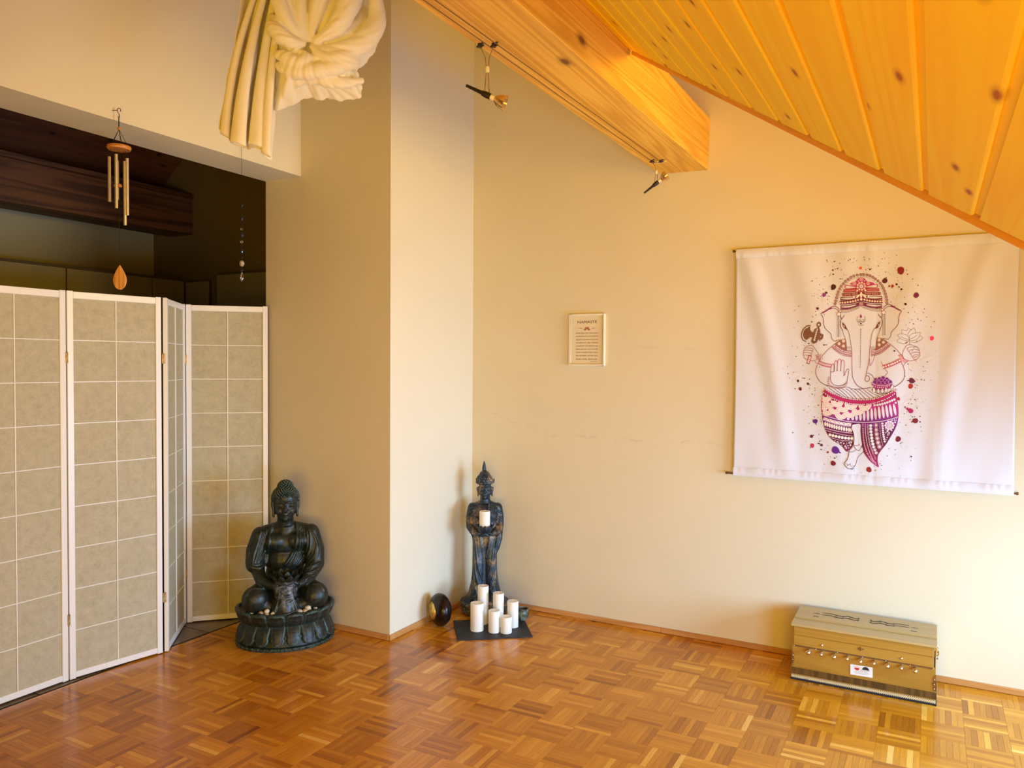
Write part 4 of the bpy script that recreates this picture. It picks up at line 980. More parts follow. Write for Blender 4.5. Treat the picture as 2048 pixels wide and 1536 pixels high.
for k in range(18):
    a = 2*math.pi*k/18; o = add('pedestal_petal', pme, std); o.matrix_local = Matrix.Translation((.124*math.cos(a), .124*math.sin(a), .031)) @ Matrix.Rotation(a+math.pi/2, 4, 'Z') @ Matrix.Rotation(-.25, 4, 'X')
b = MB(); E = Matrix.Diagonal((1, .78, 1, 1))
b.lathe([(.0005, .062), (.122, .062), (.126, .069), (.112, .085), (.095, .12), (.082, .17), (.076, .22), (.0725, .28), (.071, .36), (.071, .42), (.073, .47), (.076, .53), (.080, .575), (.076, .61), (.050, .635), (.0005, .64)], 40, E)
b.cap([(-.058, .012, .606), (0, .014, .625), (.058, .012, .606)], [.034, .042, .034], 14)
b.cap([(0, .012, .62), (0, .008, .655), (0, .002, .69)], [.042, .030, .030], 14); b.lathe([(.030, .650), (.033, .654), (.030, .658)], 18, Matrix.Translation((0, .006, 0)))
b.ell((-.03, -.03, .575), (.038, .034, .035)); b.ell((.03, -.03, .575), (.038, .034, .035))
for s_ in (-1, 1):
    b.cap([(s_*.072, .012, .612), (s_*.083, .010, .56), (s_*.083, .0, .505)], [.030, .0285, .028], 14)
    b.cap([(s_*.083, .0, .502), (s_*.068, -.050, .484), (s_*.044, -.088, .478), (s_*.036, -.100, .478)], [.027, .022, .015, .012], 12)
b.cap([(.078, -.02, .50), (.078, -.035, .44), (.070, -.045, .39), (.055, -.052, .352)], [.030, .024, .018, .012], 10)
b.cap([(-.075, -.01, .49), (-.066, -.02, .45), (-.064, -.015, .41)], [.022, .012, .006], 8)
for s_ in (-1, 1): b.cap([(s_*.034, -.030, .46), (s_*.036, -.040, .30), (s_*.040, -.045, .16), (s_*.050, -.055, .09)], [.032, .034, .034, .036], 12)
bv = bvh_of(b, .0035)
face(b, (0, -.004, .718), .0575, 1.14)
fd = lambda pts, r, **k: fold(b, bv, pts, r, **k)
fd([(.022, .645), (.018, .60), (.000, .565), (-.03, .53), (-.05, .50)], .005)
for o_ in (.010, .020, .031, .042): fd([(.024+o_, .642-.3*o_), (.024+o_, .60), (.010+o_, .562), (-.015+o_, .535)], .0034)
fd([(0, .47), (.002, .36), (-.002, .24), (.0, .14), (-.004, .08)], .003, lift=-.6)
for s_ in (-1, 1):
    for (xa, xb, xc, za, zb, zc) in ((.055, .040, .012, .45, .30, .20), (.060, .052, .022, .38, .25, .14), (.064, .060, .040, .30, .20, .11), (.030, .022, .008, .46, .40, .33), (.07, .075, .06, .22, .15, .09)):
        fd([(s_*xa, za), (s_*xb, zb), (s_*xc, zc)], .0042)
fd([(.02, .16), (.045, .135), (.075, .085)], .005); fd([(-.02, .13), (-.055, .115), (-.09, .08)], .004)
for (x, za, zb) in ((.082, .49, .40), (.072, .47, .37), (.092, .52, .46)): fd([(x, za), (x-.004, (za+zb)/2), (x-.014, zb)], .004)
for s_ in (-1, 1):
    for z in (.595, .57, .545): fd([(s_*.06, z+.012), (s_*.085, z-.004), (s_*.100, z-.02)], .0034)
hand(b, (-.034, -.100, .478), (.80, -.45, .05), 1, .92); hand(b, (.036, -.100, .478), (-.80, -.45, .05), -1, .92)
# tiara, domed headdress and finial
b.lathe([(.0005, .752), (.044, .752), (.0465, .757), (.0475, .774), (.0475, .781), (.043, .788), (.037, .799), (.031, .811), (.026, .822), (.016, .828), (.012, .832), (.0005, .833)], 28, Matrix.Translation((-.003, .002, 0)) @ Matrix.Diagonal((1, 1.05, 1, 1)))
for k in range(16):
    a = 2*math.pi*k/16; b.ell((-.003+.0470*math.cos(a), .002+.0485*math.sin(a), .762), (.0062, .0062, .0070), seg=8, rings=6); b.ell((-.003+.0460*math.cos(a+.2), .002+.0475*math.sin(a+.2), .776), (.0066, .0066, .0080), seg=8, rings=6); b.ell((-.003+.0405*math.cos(a), .002+.042*math.sin(a), .790), .0062, seg=8, rings=6)
for k in range(12):
    a = 2*math.pi*k/12; b.ell((-.003+.036*math.cos(a), .002+.037*math.sin(a), .797), .0065, seg=8, rings=6)
for s_ in (-1, 1): b.cap([(s_*.046, .0, .765), (s_*.053, .0, .783)], [.009, .003], 8)
b.lathe([(.0005, .822), (.0135, .824), (.0105, .832), (.0125, .838), (.0095, .862), (.0045, .880), (.0008, .890)], 16, Matrix.Translation((-.006, .002, 0)))
add('figure', remesh(b, .0026, 2, .5, 'standing', M_std), std)
# lotus candle bowl held in the hands
m = MB(); m.lathe([(.0005, .486), (.018, .486), (.030, .493), (.040, .508), (.044, .524), (.040, .526), (.034, .512), (.0005, .506)], 26, Matrix.Translation((.001, -.118, 0))); m.build('candle_bowl', M_std, std, smooth=True)
pm = MB()
hw = lambda v: .0155*(math.sin(math.pi*(.2+.8*v*.97))**.7)
pm.grid(lambda u, v: ((u-.5)*2*hw(v), -.005*math.sin(math.pi*v)*(1-(2*u-1)**2), v*.046), 8, 8); pm.grid(lambda u, v: ((u-.5)*2*hw(v), .003, v*.046), 8, 8, flip=True); pme = pm.mesh('p', M_std, 'all')
for k in range(11):
    a = 2*math.pi*k/11-math.pi/2; o = add('bowl_petal', pme, std); o.matrix_local = Matrix.Translation((.001+.031*math.cos(a), -.118+.031*math.sin(a), .494)) @ Matrix.Rotation(a+math.pi/2, 4, 'Z') @ Matrix.Rotation(.36, 4, 'X')
p = Matrix.Translation((*RS, 0)) @ Matrix.Rotation(rz, 4, 'Z') @ Vector((-.001, -.118, .5265))
candle(p.x, p.y, .512, .0305, .104, 'white pillar candle in the lotus bowl held by the standing statue', 'pillar candles')
# ------------------------------------------------------------------ tapestry
TX0, TX1, TZ0, TZ1 = -.892, .323, .888, 2.044
def tap_y(x, z):
    u = (x-TX0)/(TX1-TX0)*2-1; v = (TZ1-z)/(TZ1-TZ0)
    e = min(1, v/.06)*min(1, (1-v)/.05)
    a = abs(u+.04)
    ph = a+.52*v**.8*(1-.25*v)
    d = .0085*math.sin(ph*15+.6*math.sin(3*v))*math.exp(-((a-.62+.42*v)/.38)**2)*(1-.45*v)
    d += .0045*math.sin(ph*27+1.7)*math.exp(-((a-.8+.35*v)/.22)**2)*(1-.5*v)
    d += .014*math.exp(-((a-.30*(1-v))/.5)**2)*math.sin(math.pi*min(1, v*1.1))*.6
    d += .0035*math.sin(u*23+2*math.sin(u*5))*math.exp(-v/.14)
    d += .0028*math.sin(u*19+1+9*v)*math.exp(-(1-v)/.12)
    d = d*(.25+.75*e)
    d -= .0022*math.exp(-abs(x+.237)/.006)+.0012*math.exp(-abs(x-.025)/.006)      # fold lines from the packing
    return 4.022-d
M_cloth = NT('printed_cloth'); v_ = M_cloth.coord(); M_cloth.set(Base_Color=(.68, .70, .76), Roughness=.75, Sheen_Weight=.1); M_cloth.bump(M_cloth.noise(v_, 900, 2), .05, .0005); M_cloth = M_cloth.m
tp = empty('wall_hanging', ((TX0+TX1)/2, 4.03, 0), label='large white cloth wall hanging printed with an elephant-headed deity in pink and purple', cat='tapestry')
ox = (TX0+TX1)/2
def T(x, z, lift=0):
    lift = lift+.0006 if lift else 0
    return (x-ox, tap_y(x, z)-lift-4.03, z)
def edge_x(x, z):     # slight waist in the side edges
    v = (TZ1-z)/(TZ1-TZ0); return x+.004*math.sin(math.pi*v)*(1 if x < ox else -1)*abs((x-ox)/(TX1-TX0)*2)**6
m = MB(); m.keep = True
m.grid(lambda u, v: T(edge_x(TX0+(TX1-TX0)*u, TZ0+(TZ1-TZ0)*v), TZ0+(TZ1-TZ0)*v), 150, 140)
o = m.build('cloth', M_cloth, tp, smooth='all'); md = o.modifiers.new('s', 'SOLIDIFY'); md.thickness = .0009; md.offset = -1
hm = MB(); hm.keep = True
for z0, z1 in ((TZ1-.046, TZ1-.0005), (TZ0+.0005, TZ0+.044)):
    hm.grid(lambda u, v: (T(TX0+.001+(TX1-TX0-.002)*u, z0+(z1-z0)*v)[0], T(TX0+.001+(TX1-TX0-.002)*u, z0+(z1-z0)*v)[1]-.0015-.0045*math.sin(math.pi*v)-.0012*math.sin(u*170+3*math.sin(u*40))*(1-v if z0 > 1.5 else v), z0+(z1-z0)*v), 160, 8)
o = hm.build('hem', M_cloth, tp, smooth='all', kind='stuff')
M_rod = simple('rod_metal', (.16, .10, .05), .35, .7)
for z, xa, xb in ((TZ1-.008, TX0-.012, TX1+.012), (TZ0+.010, TX0-.034, TX1+.012)):
    m = MB(); m.tube([(xa-ox, 4.026-4.03, z), (xb-ox, 4.026-4.03, z)], .0045, 10)
    for x in (xa, xb): m.lathe([(.0045, -.005), (.0065, -.004), (.0065, .004), (.0045, .005)], 12, Matrix.Translation((x-ox, -.004, z)) @ Matrix.Rotation(math.pi/2, 4, 'Y'))
    m.build('rod', M_rod, tp, smooth=True)
# --- the print. Drawing units: 1 unit = 0.24 mm on the cloth; a plane homography carries the drawing to the cloth
HM = np.array([[0.00399584743, 7.80756047e-05, -7.51160902], [0.000812504574, -0.00457931035, 4.7395084], [0.00054167922, -2.16292705e-05, 1]])
def D2T(X, Y):
    q = HM @ np.array([1590+X/10.24, 530+Y/10.24, 1.0]); return q[0]/q[2], q[1]/q[2]
STOPS = [(0, (.45, .03, .12)), (350, (.48, .04, .20)), (520, (.42, .03, .05)), (720, (.14, .018, .03)), (930, (.24, .03, .12)), (1150, (.16, .05, .03)), (1500, (.24, .14, .06)), (1720, (.30, .07, .09)), (2000, (.40, .04, .12)),
         (2300, (.20, .02, .06)), (2500, (.11, .015, .04)), (2750, (.44, .012, .13)), (2950, (.46, .02, .20)), (3180, (.22, .02, .24)), (3380, (.13, .008, .07)), (3650, (.12, .008, .03)), (3950, (.28, .01, .08)), (4200, (.42, .02, .25))]
def ink(y):
    for (a, ca), (b, cb) in zip(STOPS[:-1], STOPS[1:]):
        if y <= b:
            t = max(0, (y-a)/(b-a)); return tuple(ca[i]+(cb[i]-ca[i])*t for i in range(3))
    return STOPS[-1][1]
WHT = (.68, .69, .74)
class PR:
    def __init__(s): s.v = []; s.f = []; s.c = []; s.k = 0
    def put(s, pts, col, lift):
        n = len(s.v)
        for (x, y) in pts:
            X, Z = D2T(x, y); s.v.append(T(X, Z, lift)); s.c.append(col if col else ink(y))
        s.f.append(tuple(range(n, n+len(pts))))
    def stroke(s, pts, w=10, col=None, lift=.0012, smooth=True, closed=False, taper=False):
        P = list(pts)+([pts[0]] if closed else [])
        if smooth: P = smoothline(P, 5)
        Q = [P[0]]
        for a in P[1:]:
            L = math.hypot(a[0]-Q[-1][0], a[1]-Q[-1][1])
            if L < 3: continue
            k = max(1, int(L/45)); b = Q[-1]
            for i in range(1, k+1): Q.append((b[0]+(a[0]-b[0])*i/k, b[1]+(a[1]-b[1])*i/k))
        n = len(Q); L_, R_ = [], []
        for i in range(n):
            a, b = Q[max(0, i-1)], Q[min(n-1, i+1)]; dx, dy = b[0]-a[0], b[1]-a[1]; l = math.hypot(dx, dy) or 1
            ww = w*(.35+.65*math.sin(math.pi*(i+.5)/n)) if taper else w
            L_.append((Q[i][0]-dy/l*ww/2, Q[i][1]+dx/l*ww/2)); R_.append((Q[i][0]+dy/l*ww/2, Q[i][1]-dx/l*ww/2))
        for i in range(n-1): s.put([L_[i], L_[i+1], R_[i+1], R_[i]], col, lift)
        return s
    def disc(s, x, y, r, col=None, lift=.0016, ry=None, rot=0, n=None):
        ry = ry or r; n = n or (7 if max(r, ry) < 14 else 14 if max(r, ry) < 40 else 20)
        c, q = math.cos(rot), math.sin(rot)
        P = [(x+r*math.cos(2*math.pi*i/n)*c-ry*math.sin(2*math.pi*i/n)*q, y+r*math.cos(2*math.pi*i/n)*q+ry*math.sin(2*math.pi*i/n)*c) for i in range(n)]
        if max(r, ry) > 60:
            for i in range(n): s.put([(x, y), P[i], P[(i+1) % n]], col, lift)
        else: s.put(P, col, lift)
    def ring(s, x, y, r, w=6, col=None, lift=.0016, a0=0, a1=2*math.pi, ry=None):
        n = max(8, int(r/3)) if r < 60 else 26; ry = ry or r
        for i in range(n):
            t0, t1 = a0+(a1-a0)*i/n, a0+(a1-a0)*(i+1)/n
            s.put([(x+(r-w/2)*math.cos(t0), y+(ry-w/2)*math.sin(t0)), (x+(r+w/2)*math.cos(t0), y+(ry+w/2)*math.sin(t0)), (x+(r+w/2)*math.cos(t1), y+(ry+w/2)*math.sin(t1)), (x+(r-w/2)*math.cos(t1), y+(ry-w/2)*math.sin(t1))], col, lift)
    def fill(s, poly, col=None, lift=.0008, smooth=True, step=28):
        P = smoothline(list(poly)+[poly[0]], 4)[:-1] if smooth else list(poly)
        y0, y1 = min(p[1] for p in P), max(p[1] for p in P); n = max(1, int(math.ceil((y1-y0)/step)))
        def xs(y):
            r = []
            for a, b in zip(P, P[1:]+P[:1]):
                if (a[1] <= y) != (b[1] <= y): r.append(a[0]+(b[0]-a[0])*(y-a[1])/(b[1]-a[1]))
            return sorted(r)
        for i in range(n):
            ya, yb = y0+(y1-y0)*i/n, y0+(y1-y0)*(i+1)/n; A, B = xs(ya+.02), xs(yb-.02)
            M_ = xs((ya+yb)/2)
            if len(A) != len(B): A = B = M_
            for k in range(0, len(A)-1, 2):
                if k+1 >= len(B): break
                w_ = max(A[k+1]-A[k], B[k+1]-B[k]); q = max(1, int(w_/60))
                for j in range(q):
                    f0, f1 = j/q, (j+1)/q
                    s.put([(A[k]+(A[k+1]-A[k])*f0, ya), (A[k]+(A[k+1]-A[k])*f1, ya), (B[k]+(B[k+1]-B[k])*f1, yb), (B[k]+(B[k+1]-B[k])*f0, yb)], col, lift)
    def along(s, pts, step, fn):
        P = smoothline(pts, 12); acc = 0; i0 = P[0]; fn(*P[0])
        for a, b in zip(P[:-1], P[1:]):
            acc += math.hypot(b[0]-a[0], b[1]-a[1])
            if acc >= step: acc -= step; fn(*b)
    def build(s, name):
        me = bpy.data.meshes.new(name); me.from_pydata(s.v, [], s.f); ca = me.color_attributes.new('ink', 'FLOAT_COLOR', 'POINT')
        ca.data.foreach_set('color', [x for c in s.c for x in (*c, 1)])
        bm = bmesh.new(); bm.from_mesh(me)
        for f in bm.faces:
            f.normal_update()
            if f.normal.y > 0: f.normal_flip()
        bm.to_mesh(me); bm.free(); me.materials.append(M_ink_p); return add(name, me, tp, kind='stuff')
t_ = NT('textile_ink'); at_ = t_.node('ShaderNodeAttribute', attribute_name='ink'); t_.set(Base_Color=at_.outputs['Color'], Roughness=.8); M_ink_p = t_.m
mir = lambda p: (2716-p[0], p[1]-.034*(2716-2*p[0]))
def both(fn, pts, *a, **k): fn(pts, *a, **k); fn([mir(p) for p in pts], *a, **k)
def dots2(P, x, y, *a, **k): P.disc(x, y, *a, **k); q = mir((x, y)); P.disc(q[0], q[1], *a, **k)
g = PR()
# halo of small rings
hal = [(820, 795), (835, 735), (850, 670), (865, 610), (885, 550), (915, 490), (945, 435), (990, 385), (1035, 335), (1090, 295), (1145, 255), (1205, 225), (1275, 205), (1345, 195), (1405, 195), (1475, 205), (1535, 220), (1595, 250), (1645, 285), (1700, 325), (1745, 375), (1785, 425), (1810, 475), (1835, 530), (1855, 590), (1870, 650), (1885, 715), (1885, 775)]
for x, y in hal: g.ring(x, y, 29, 4, (.42, .09, .10)); g.ring(x, y, 18, 11, (.17, .02, .025), .0018)
g.stroke([(850, 800), (880, 700), (930, 560), (1000, 440), (1110, 330), (1240, 265), (1370, 240), (1480, 255), (1620, 330), (1730, 440), (1800, 560), (1845, 700), (1850, 780)], 5, (.42, .12, .12))
# turban
g.fill([(1100, 405), (1180, 350), (1250, 330), (1290, 270), (1358, 248), (1425, 270), (1465, 330), (1550, 345), (1640, 375), (1600, 400), (1480, 430), (1358, 500), (1240, 430)])
both(g.stroke, [(1300, 468), (1150, 482), (1050, 485), (1028, 450), (1050, 418), (1130, 424), (1290, 450)], 15)
both(g.stroke, [(990, 530), (1110, 530), (1250, 512), (1345, 495)], 62, (.36, .02, .035), .0010)
both(g.stroke, [(1000, 531), (1110, 530), (1240, 513)], 22, (.55, .18, .18), .0014)
both(g.stroke, [(960, 608), (1100, 606), (1230, 590), (1340, 555)], 66, (.22, .02, .025), .0010)
for s_ in (0, 1): g.along([(p if not s_ else mir(p)) for p in [(970, 608), (1100, 606), (1230, 588), (1290, 570)]], 50, lambda x, y: (g.ring(x, y, 17, 6, (.72, .5, .42), .0016), g.disc(x, y+4, 9, (.5, .06, .06), .0018)))
both(g.stroke, [(932, 690), (1080, 694), (1240, 672), (1350, 640)], 64, None, .0010)
both(g.stroke, [(945, 688), (1060, 690), (1170, 680), (1240, 668)], 34, WHT, .0014, taper=True)
both(g.stroke, [(918, 772), (1080, 766), (1220, 740), (1350, 702)], 78, None, .0012)
for x, y in ((922, 772), (972, 772), (1026, 768), (1080, 762), (1135, 755), (1188, 745), (1240, 733), (1290, 716)): dots2(g, x, y, 22, (.74, .58, .48), .0018)
both(g.stroke, [(935, 860), (1080, 856), (1230, 826), (1345, 788)], 66, None, .0010)
both(g.stroke, [(948, 858), (1060, 856), (1170, 838), (1250, 818)], 32, WHT, .0014, taper=True)
both(g.stroke, [(930, 905), (1080, 895), (1230, 855), (1330, 815)], 16, (.16, .02, .06))
both(g.stroke, [(945, 940), (1090, 925), (1230, 885), (1320, 845)], 6, (.45, .2, .2)); both(g.stroke, [(945, 955), (1090, 940), (1230, 898), (1325, 855)], 5, (.4, .25, .15))
for s_ in (0, 1): g.along([(p if not s_ else mir(p)) for p in [(945, 975), (1090, 962), (1230, 915), (1330, 868)]], 17, lambda x, y: g.disc(x, y, 6, (.15, .02, .03), .0014)); g.along([(p if not s_ else mir(p)) for p in [(945, 918), (1090, 908), (1230, 868), (1310, 835)]], 16, lambda x, y: g.disc(x, y, 6, (.2, .03, .1), .0014))
for x, y, r in ((1360, 290, 42), (1215, 380, 40), (1500, 375, 38)): g.ring(x, y, r*.9, 7, (.8, .5, .6), .0016); g.ring(x, y, r*.55, 8, (.8, .55, .62), .0016); g.disc(x, y, r*.25, WHT, .0018)
for x, y in ((1297, 330), (1425, 325)): g.disc(x, y, 12, WHT, .0018)
for k in range(9):
    a = 2*math.pi*k/9; g.disc(1358+78*math.cos(a), 435+74*math.sin(a), 25, (.78, .55, .58), .0018); g.ring(1358+78*math.cos(a), 435+74*math.sin(a), 25, 4, (.45, .04, .12), .0020)
g.disc(1358, 435, 46, WHT, .0021); g.ring(1358, 435, 44, 6, (.5, .05, .15), .0023); g.disc(1358, 435, 11, (.35, .02, .06), .0023)
g.disc(1358, 540, 30, (.42, .03, .04), .0016)
for x, y, rx, ry, a in ((1356, 612, 24, 62, 0), (1290, 640, 20, 50, .75), (1425, 638, 20, 50, -.75)): g.disc(x, y, rx, (.84, .80, .72), .0022, ry, a); 
for x, y, r in ((1205, 648, 25), (1508, 636, 25), (1275, 525, 24), (1440, 520, 24), (1357, 702, 30), (1290, 715, 20), (1420, 708, 20), (1240, 700, 10), (1473, 690, 10), (1320, 545, 9), (1400, 545, 9)): g.disc(x, y, r, (.84, .78, .70), .0022); g.ring(x, y, r, 4, (.25, .03, .06), .0024)
g.disc(1355, 795, 54, (.22, .02, .09), .0018); g.ring(1355, 795, 36, 7, (.8, .6, .65), .0021); g.ring(1355, 795, 20, 6, (.8, .6, .65), .0021); g.disc(1355, 795, 9, WHT, .0022)
# ears and earrings
both(g.stroke, [(905, 905), (860, 862), (800, 842), (735, 868), (650, 925), (537, 1000), (572, 1060), (590, 1150), (600, 1250), (650, 1330), (720, 1390), (745, 1435), (755, 1500), (812, 1560), (880, 1540), (960, 1530), (1025, 1512)], 12, None, .0012)
both(g.fill, [(540, 1003), (640, 928), (730, 872), (800, 878), (700, 915), (600, 980)], (.25, .02, .12), .0012)
both(g.stroke, [(700, 912), (780, 884), (850, 905), (905, 965)], 10)
for a in ((898, 1006, 40), (925, 946, 26)):
    for b in (a, (*mir(a[:2]), a[2])): g.disc(b[0], b[1], b[2], (.82, .76, .70), .0018); g.ring(*b[:3], 8, None, .0020)
for xx, r in ((862, 5), (890, 8), (921, 5)):
    y = 1055
    while y < 1480: dots2(g, xx, y, r, (.09, .015, .02), .0014); y += 17 if r > 6 else 14
# head, tusks, trunk
both(g.stroke, [(1016, 1028), (985, 1070), (948, 1115), (932, 1180), (937, 1260), (960, 1310), (988, 1345)], 12)
both(g.stroke, [(930, 960), (935, 1040), (950, 1110)], 12)
both(g.stroke, [(960, 1330), (1000, 1420), (1030, 1500), (1050, 1600), (1056, 1740), (1062, 1752), (1150, 1752)], 9)
g.stroke([(1076, 1325), (1105, 1400), (1125, 1500), (1146, 1620), (1163, 1800), (1168, 2050), (1175, 2250), (1200, 2350), (1262, 2450), (1340, 2508), (1430, 2530), (1560, 2508)], 11)
g.stroke([(1632, 1290), (1590, 1380), (1562, 1480), (1546, 1600), (1532, 1750), (1522, 1900), (1500, 2050), (1470, 2180), (1450, 2280), (1434, 2340), (1448, 2375), (1488, 2385), (1524, 2350), (1524, 2300), (1498, 2272), (1462, 2274)], 11)
g.stroke([(1480, 2212), (1540, 2230), (1588, 2270), (1620, 2330)], 10)
g.stroke([(1522, 1900), (1530, 1980), (1534, 2058), (1580, 2005), (1620, 1920), (1640, 1800), (1640, 1700)], 9)
for y in (1672, 1690, 1712): g.stroke([(1542, y), (1590, y+3), (1638, y)], 5); g.stroke([(1060, y+2), (1100, y+7), (1140, y+6)], 5)
both(g.fill, [(965, 1183), (1000, 1198), (1035, 1240), (1062, 1295), (1078, 1335), (1030, 1312), (992, 1270)], (.17, .03, .02), .0014)
for x, y in ((1010, 1265), (1002, 1238)): dots2(g, x, y, 11, WHT, .0019)
for i in range(4): both(g.stroke, [(968+i*14, 1188+i*10), (968+i*16+6, 1162+i*12)], 5, (.15, .05, .03), smooth=False)
g.fill([(1350, 998), (1362, 1030), (1375, 1062), (1350, 1090), (1325, 1062), (1338, 1030)], (.36, .03, .14))
g.stroke([(1285, 1048), (1268, 1110), (1285, 1165), (1330, 1170), (1350, 1140), (1372, 1170), (1415, 1165), (1440, 1110), (1420, 1046)], 8, (.25, .15, .06)); g.stroke([(1350, 1090), (1350, 1160)], 6, (.25, .12, .06))
both(g.stroke, [(1345, 1160), (1320, 1165), (1300, 1140), (1315, 1120), (1335, 1130)], 7, (.22, .13, .06))
g.disc(1350, 1200, 15, (.02, .01, .01)); g.stroke([(1298, 1222), (1350, 1238), (1402, 1222)], 9, (.1, .04, .02))
y = 1300
while y < 2115: g.disc(1348-(y-1300)*.015, y, 7.5 if int(y/18) % 3 else 5, (.08, .02, .02) if y < 1500 else (.28, .06, .05)); y += 16
# shoulders, necklace
sh = [(918, 1545), (830, 1608), (750, 1675), (650, 1765), (570, 1855), (520, 1925), (490, 1985)]
both(g.stroke, sh, 10)
both(g.fill, [(1028, 1518), (915, 1548), (815, 1635), (900, 1702), (1000, 1752), (1060, 1775), (1056, 1640)], (.30, .13, .10), .0009)
for x, y, r in ((995, 1556, 34), (905, 1612, 30), (992, 1660, 31)):
    dots2(g, x, y, r, (.80, .74, .66), .0016); q = mir((x, y)); g.ring(x, y, r*.6, 5, (.4, .2, .15), .0019); g.ring(q[0], q[1], r*.6, 5, (.4, .2, .15), .0019)
both(g.stroke, [(812, 1648), (900, 1715), (1010, 1772), (1155, 1800)], 44, (.42, .10, .13), .0012)
for s_ in (0, 1): g.along([(p if not s_ else mir(p)) for p in [(820, 1650), (900, 1712), (1010, 1768), (1150, 1798)]], 27, lambda x, y: g.disc(x, y, 9.5, WHT, .0017, 15, .5 if x < 1358 else -.5))
for o_, w_ in ((34, 16), (58, 6), (72, 6)): both(g.stroke, [(790-o_*.5, 1652+o_*.55), (885, 1725+o_), (1010, 1790+o_), (1158, 1822+o_*.85)], w_, (.40, .06, .10))
# arms and armlets
g.stroke([(462, 2040), (430, 2130), (426, 2220), (460, 2310), (530, 2400), (620, 2452), (690, 2466)], 11); g.stroke([(400, 1965), (440, 2010), (470, 2020)], 8)
g.stroke([(2176, 1990), (2220, 2080), (2248, 2190), (2238, 2310), (2180, 2400), (2100, 2462), (2020, 2500)], 11)
g.stroke([(480, 1988), (560, 2025), (660, 2055), (748, 2068)], 78, (.58, .16, .24), .0010); g.stroke([(486, 1990), (560, 2022), (660, 2050), (742, 2064)], 60, (.42, .03, .09), .0012); g.stroke([(490, 1992), (560, 2022), (660, 2050), (738, 2063)], 40, WHT, .0015)
g.along([(500, 1994), (560, 2020), (660, 2048), (736, 2062)], 19, lambda x, y: g.stroke([(x-3, y-20), (x+3, y+20)], 5, (.5, .06, .14), .0018, False))
g.stroke([(1800, 2095), (1900, 2065), (2040, 2010), (2170, 1945)], 82, (.60, .20, .28), .0010); g.stroke([(1805, 2093), (1900, 2063), (2040, 2008), (2165, 1945)], 64, (.42, .03, .09), .0012)
g.along([(1815, 2090), (1900, 2063), (2040, 2008), (2155, 1948)], 50, lambda x, y: g.disc(x, y, 22, (.82, .72, .70), .0016))
g.stroke([(1765, 1975), (1785, 2020), (1800, 2052)], 8); g.stroke([(1845, 2130), (1905, 2200), (1836, 2290)], 9, smooth=False)
g.fill([(2120, 1840), (2195, 1830), (2215, 1900), (2320, 1968), (2250, 2010), (2160, 1930)], (.66, .34, .36)); g.stroke([(2110, 1855), (2160, 1845), (2200, 1835)], 8); g.stroke([(2320, 1965), (2260, 2010), (2225, 2060)], 8)
# open left palm
g.stroke([(730, 2335), (733, 2200), (745, 2090), (762, 2045), (788, 2026), (805, 2050), (803, 2120), (800, 2185)], 10); g.stroke([(730, 2192), (770, 2188), (802, 2186)], 10)
for a in ([(806, 2185), (812, 2080), (820, 1995), (845, 1958), (870, 1985), (870, 2070), (864, 2165)], [(868, 2160), (872, 2060), (884, 1965), (915, 1926), (944, 1955), (944, 2060), (938, 2160)], [(940, 2160), (946, 2060), (952, 1975), (980, 1945), (1008, 1972), (1012, 2060), (1006, 2170), (1012, 2262), (1040, 2190), (1075, 2130), (1104, 2146), (1096, 2230), (1075, 2325), (1062, 2392), (1000, 2450), (900, 2476), (800, 2452), (745, 2392), (730, 2335)]): g.stroke(a, 10)
g.stroke([(1012, 2262), (990, 2278)], 10, smooth=False); g.disc(864, 2168, 10); g.disc(938, 2164, 10)
for o_ in (0, 24): g.along([(715-o_*.9, 2300), (700-o_, 2400), (730-o_*.5, 2460+o_), (830, 2500+o_), (950, 2500+o_), (1030+o_*.4, 2450+o_), (1062+o_*.6, 2400)], 23, lambda x, y: g.ring(x, y, 9, 4, (.45, .16, .20), .0016))
# fists
g.stroke([(205, 1692), (250, 1664), (340, 1650), (390, 1682), (430, 1742), (480, 1812), (478, 1885), (440, 1940), (380, 1960), (300, 1955), (220, 1925), (172, 1872), (176, 1780), (205, 1692)], 9)
for a in ([(212, 1705), (290, 1698), (360, 1708), (374, 1735), (355, 1765)], [(190, 1748), (270, 1742), (350, 1760), (350, 1790), (340, 1812)], [(180, 1798), (250, 1792), (330, 1812), (335, 1838), (322, 1862)], [(178, 1852), (240, 1846), (300, 1872), (312, 1890)]): g.stroke(a, 8)
g.stroke([(315, 1850), (290, 1930), (262, 2025)], 64, None, .0012, False); g.stroke([(310, 1870), (290, 1930), (267, 2008)], 42, (.80, .66, .64), .0016, False)
for y in (1895, 1935, 1975): g.stroke([(275, y-10), (310, y+6)], 8, (.45, .05, .10), .0019, False)
for i in range(26): 
    rr = random.Random(i); g.ring(470+rr.random()*80-(i % 5)*14+ (20 if i > 13 else 0), 1830+i*5, 9, 4, (.5, .12, .2), .0014)
g.stroke([(2264, 1682), (2300, 1642), (2390, 1634), (2470, 1668), (2520, 1692), (2552, 1770), (2552, 1860), (2500, 1922), (2410, 1958), (2330, 1962), (2240, 1922), (2205, 1850), (2216, 1770), (2264, 1682)], 9)
for a in ([(2310, 1712), (2330, 1690), (2420, 1672), (2500, 1690)], [(2342, 1775), (2370, 1740), (2460, 1728), (2535, 1748)], [(2372, 1832), (2400, 1800), (2480, 1785), (2552, 1800)], [(2410, 1882), (2440, 1850), (2500, 1838), (2540, 1850)], [(2300, 1700), (2322, 1760), (2362, 1812), (2400, 1872), (2450, 1940), (2492, 1976)], [(2430, 1885), (2480, 1885), (2510, 1862)]): g.stroke(a, 8)
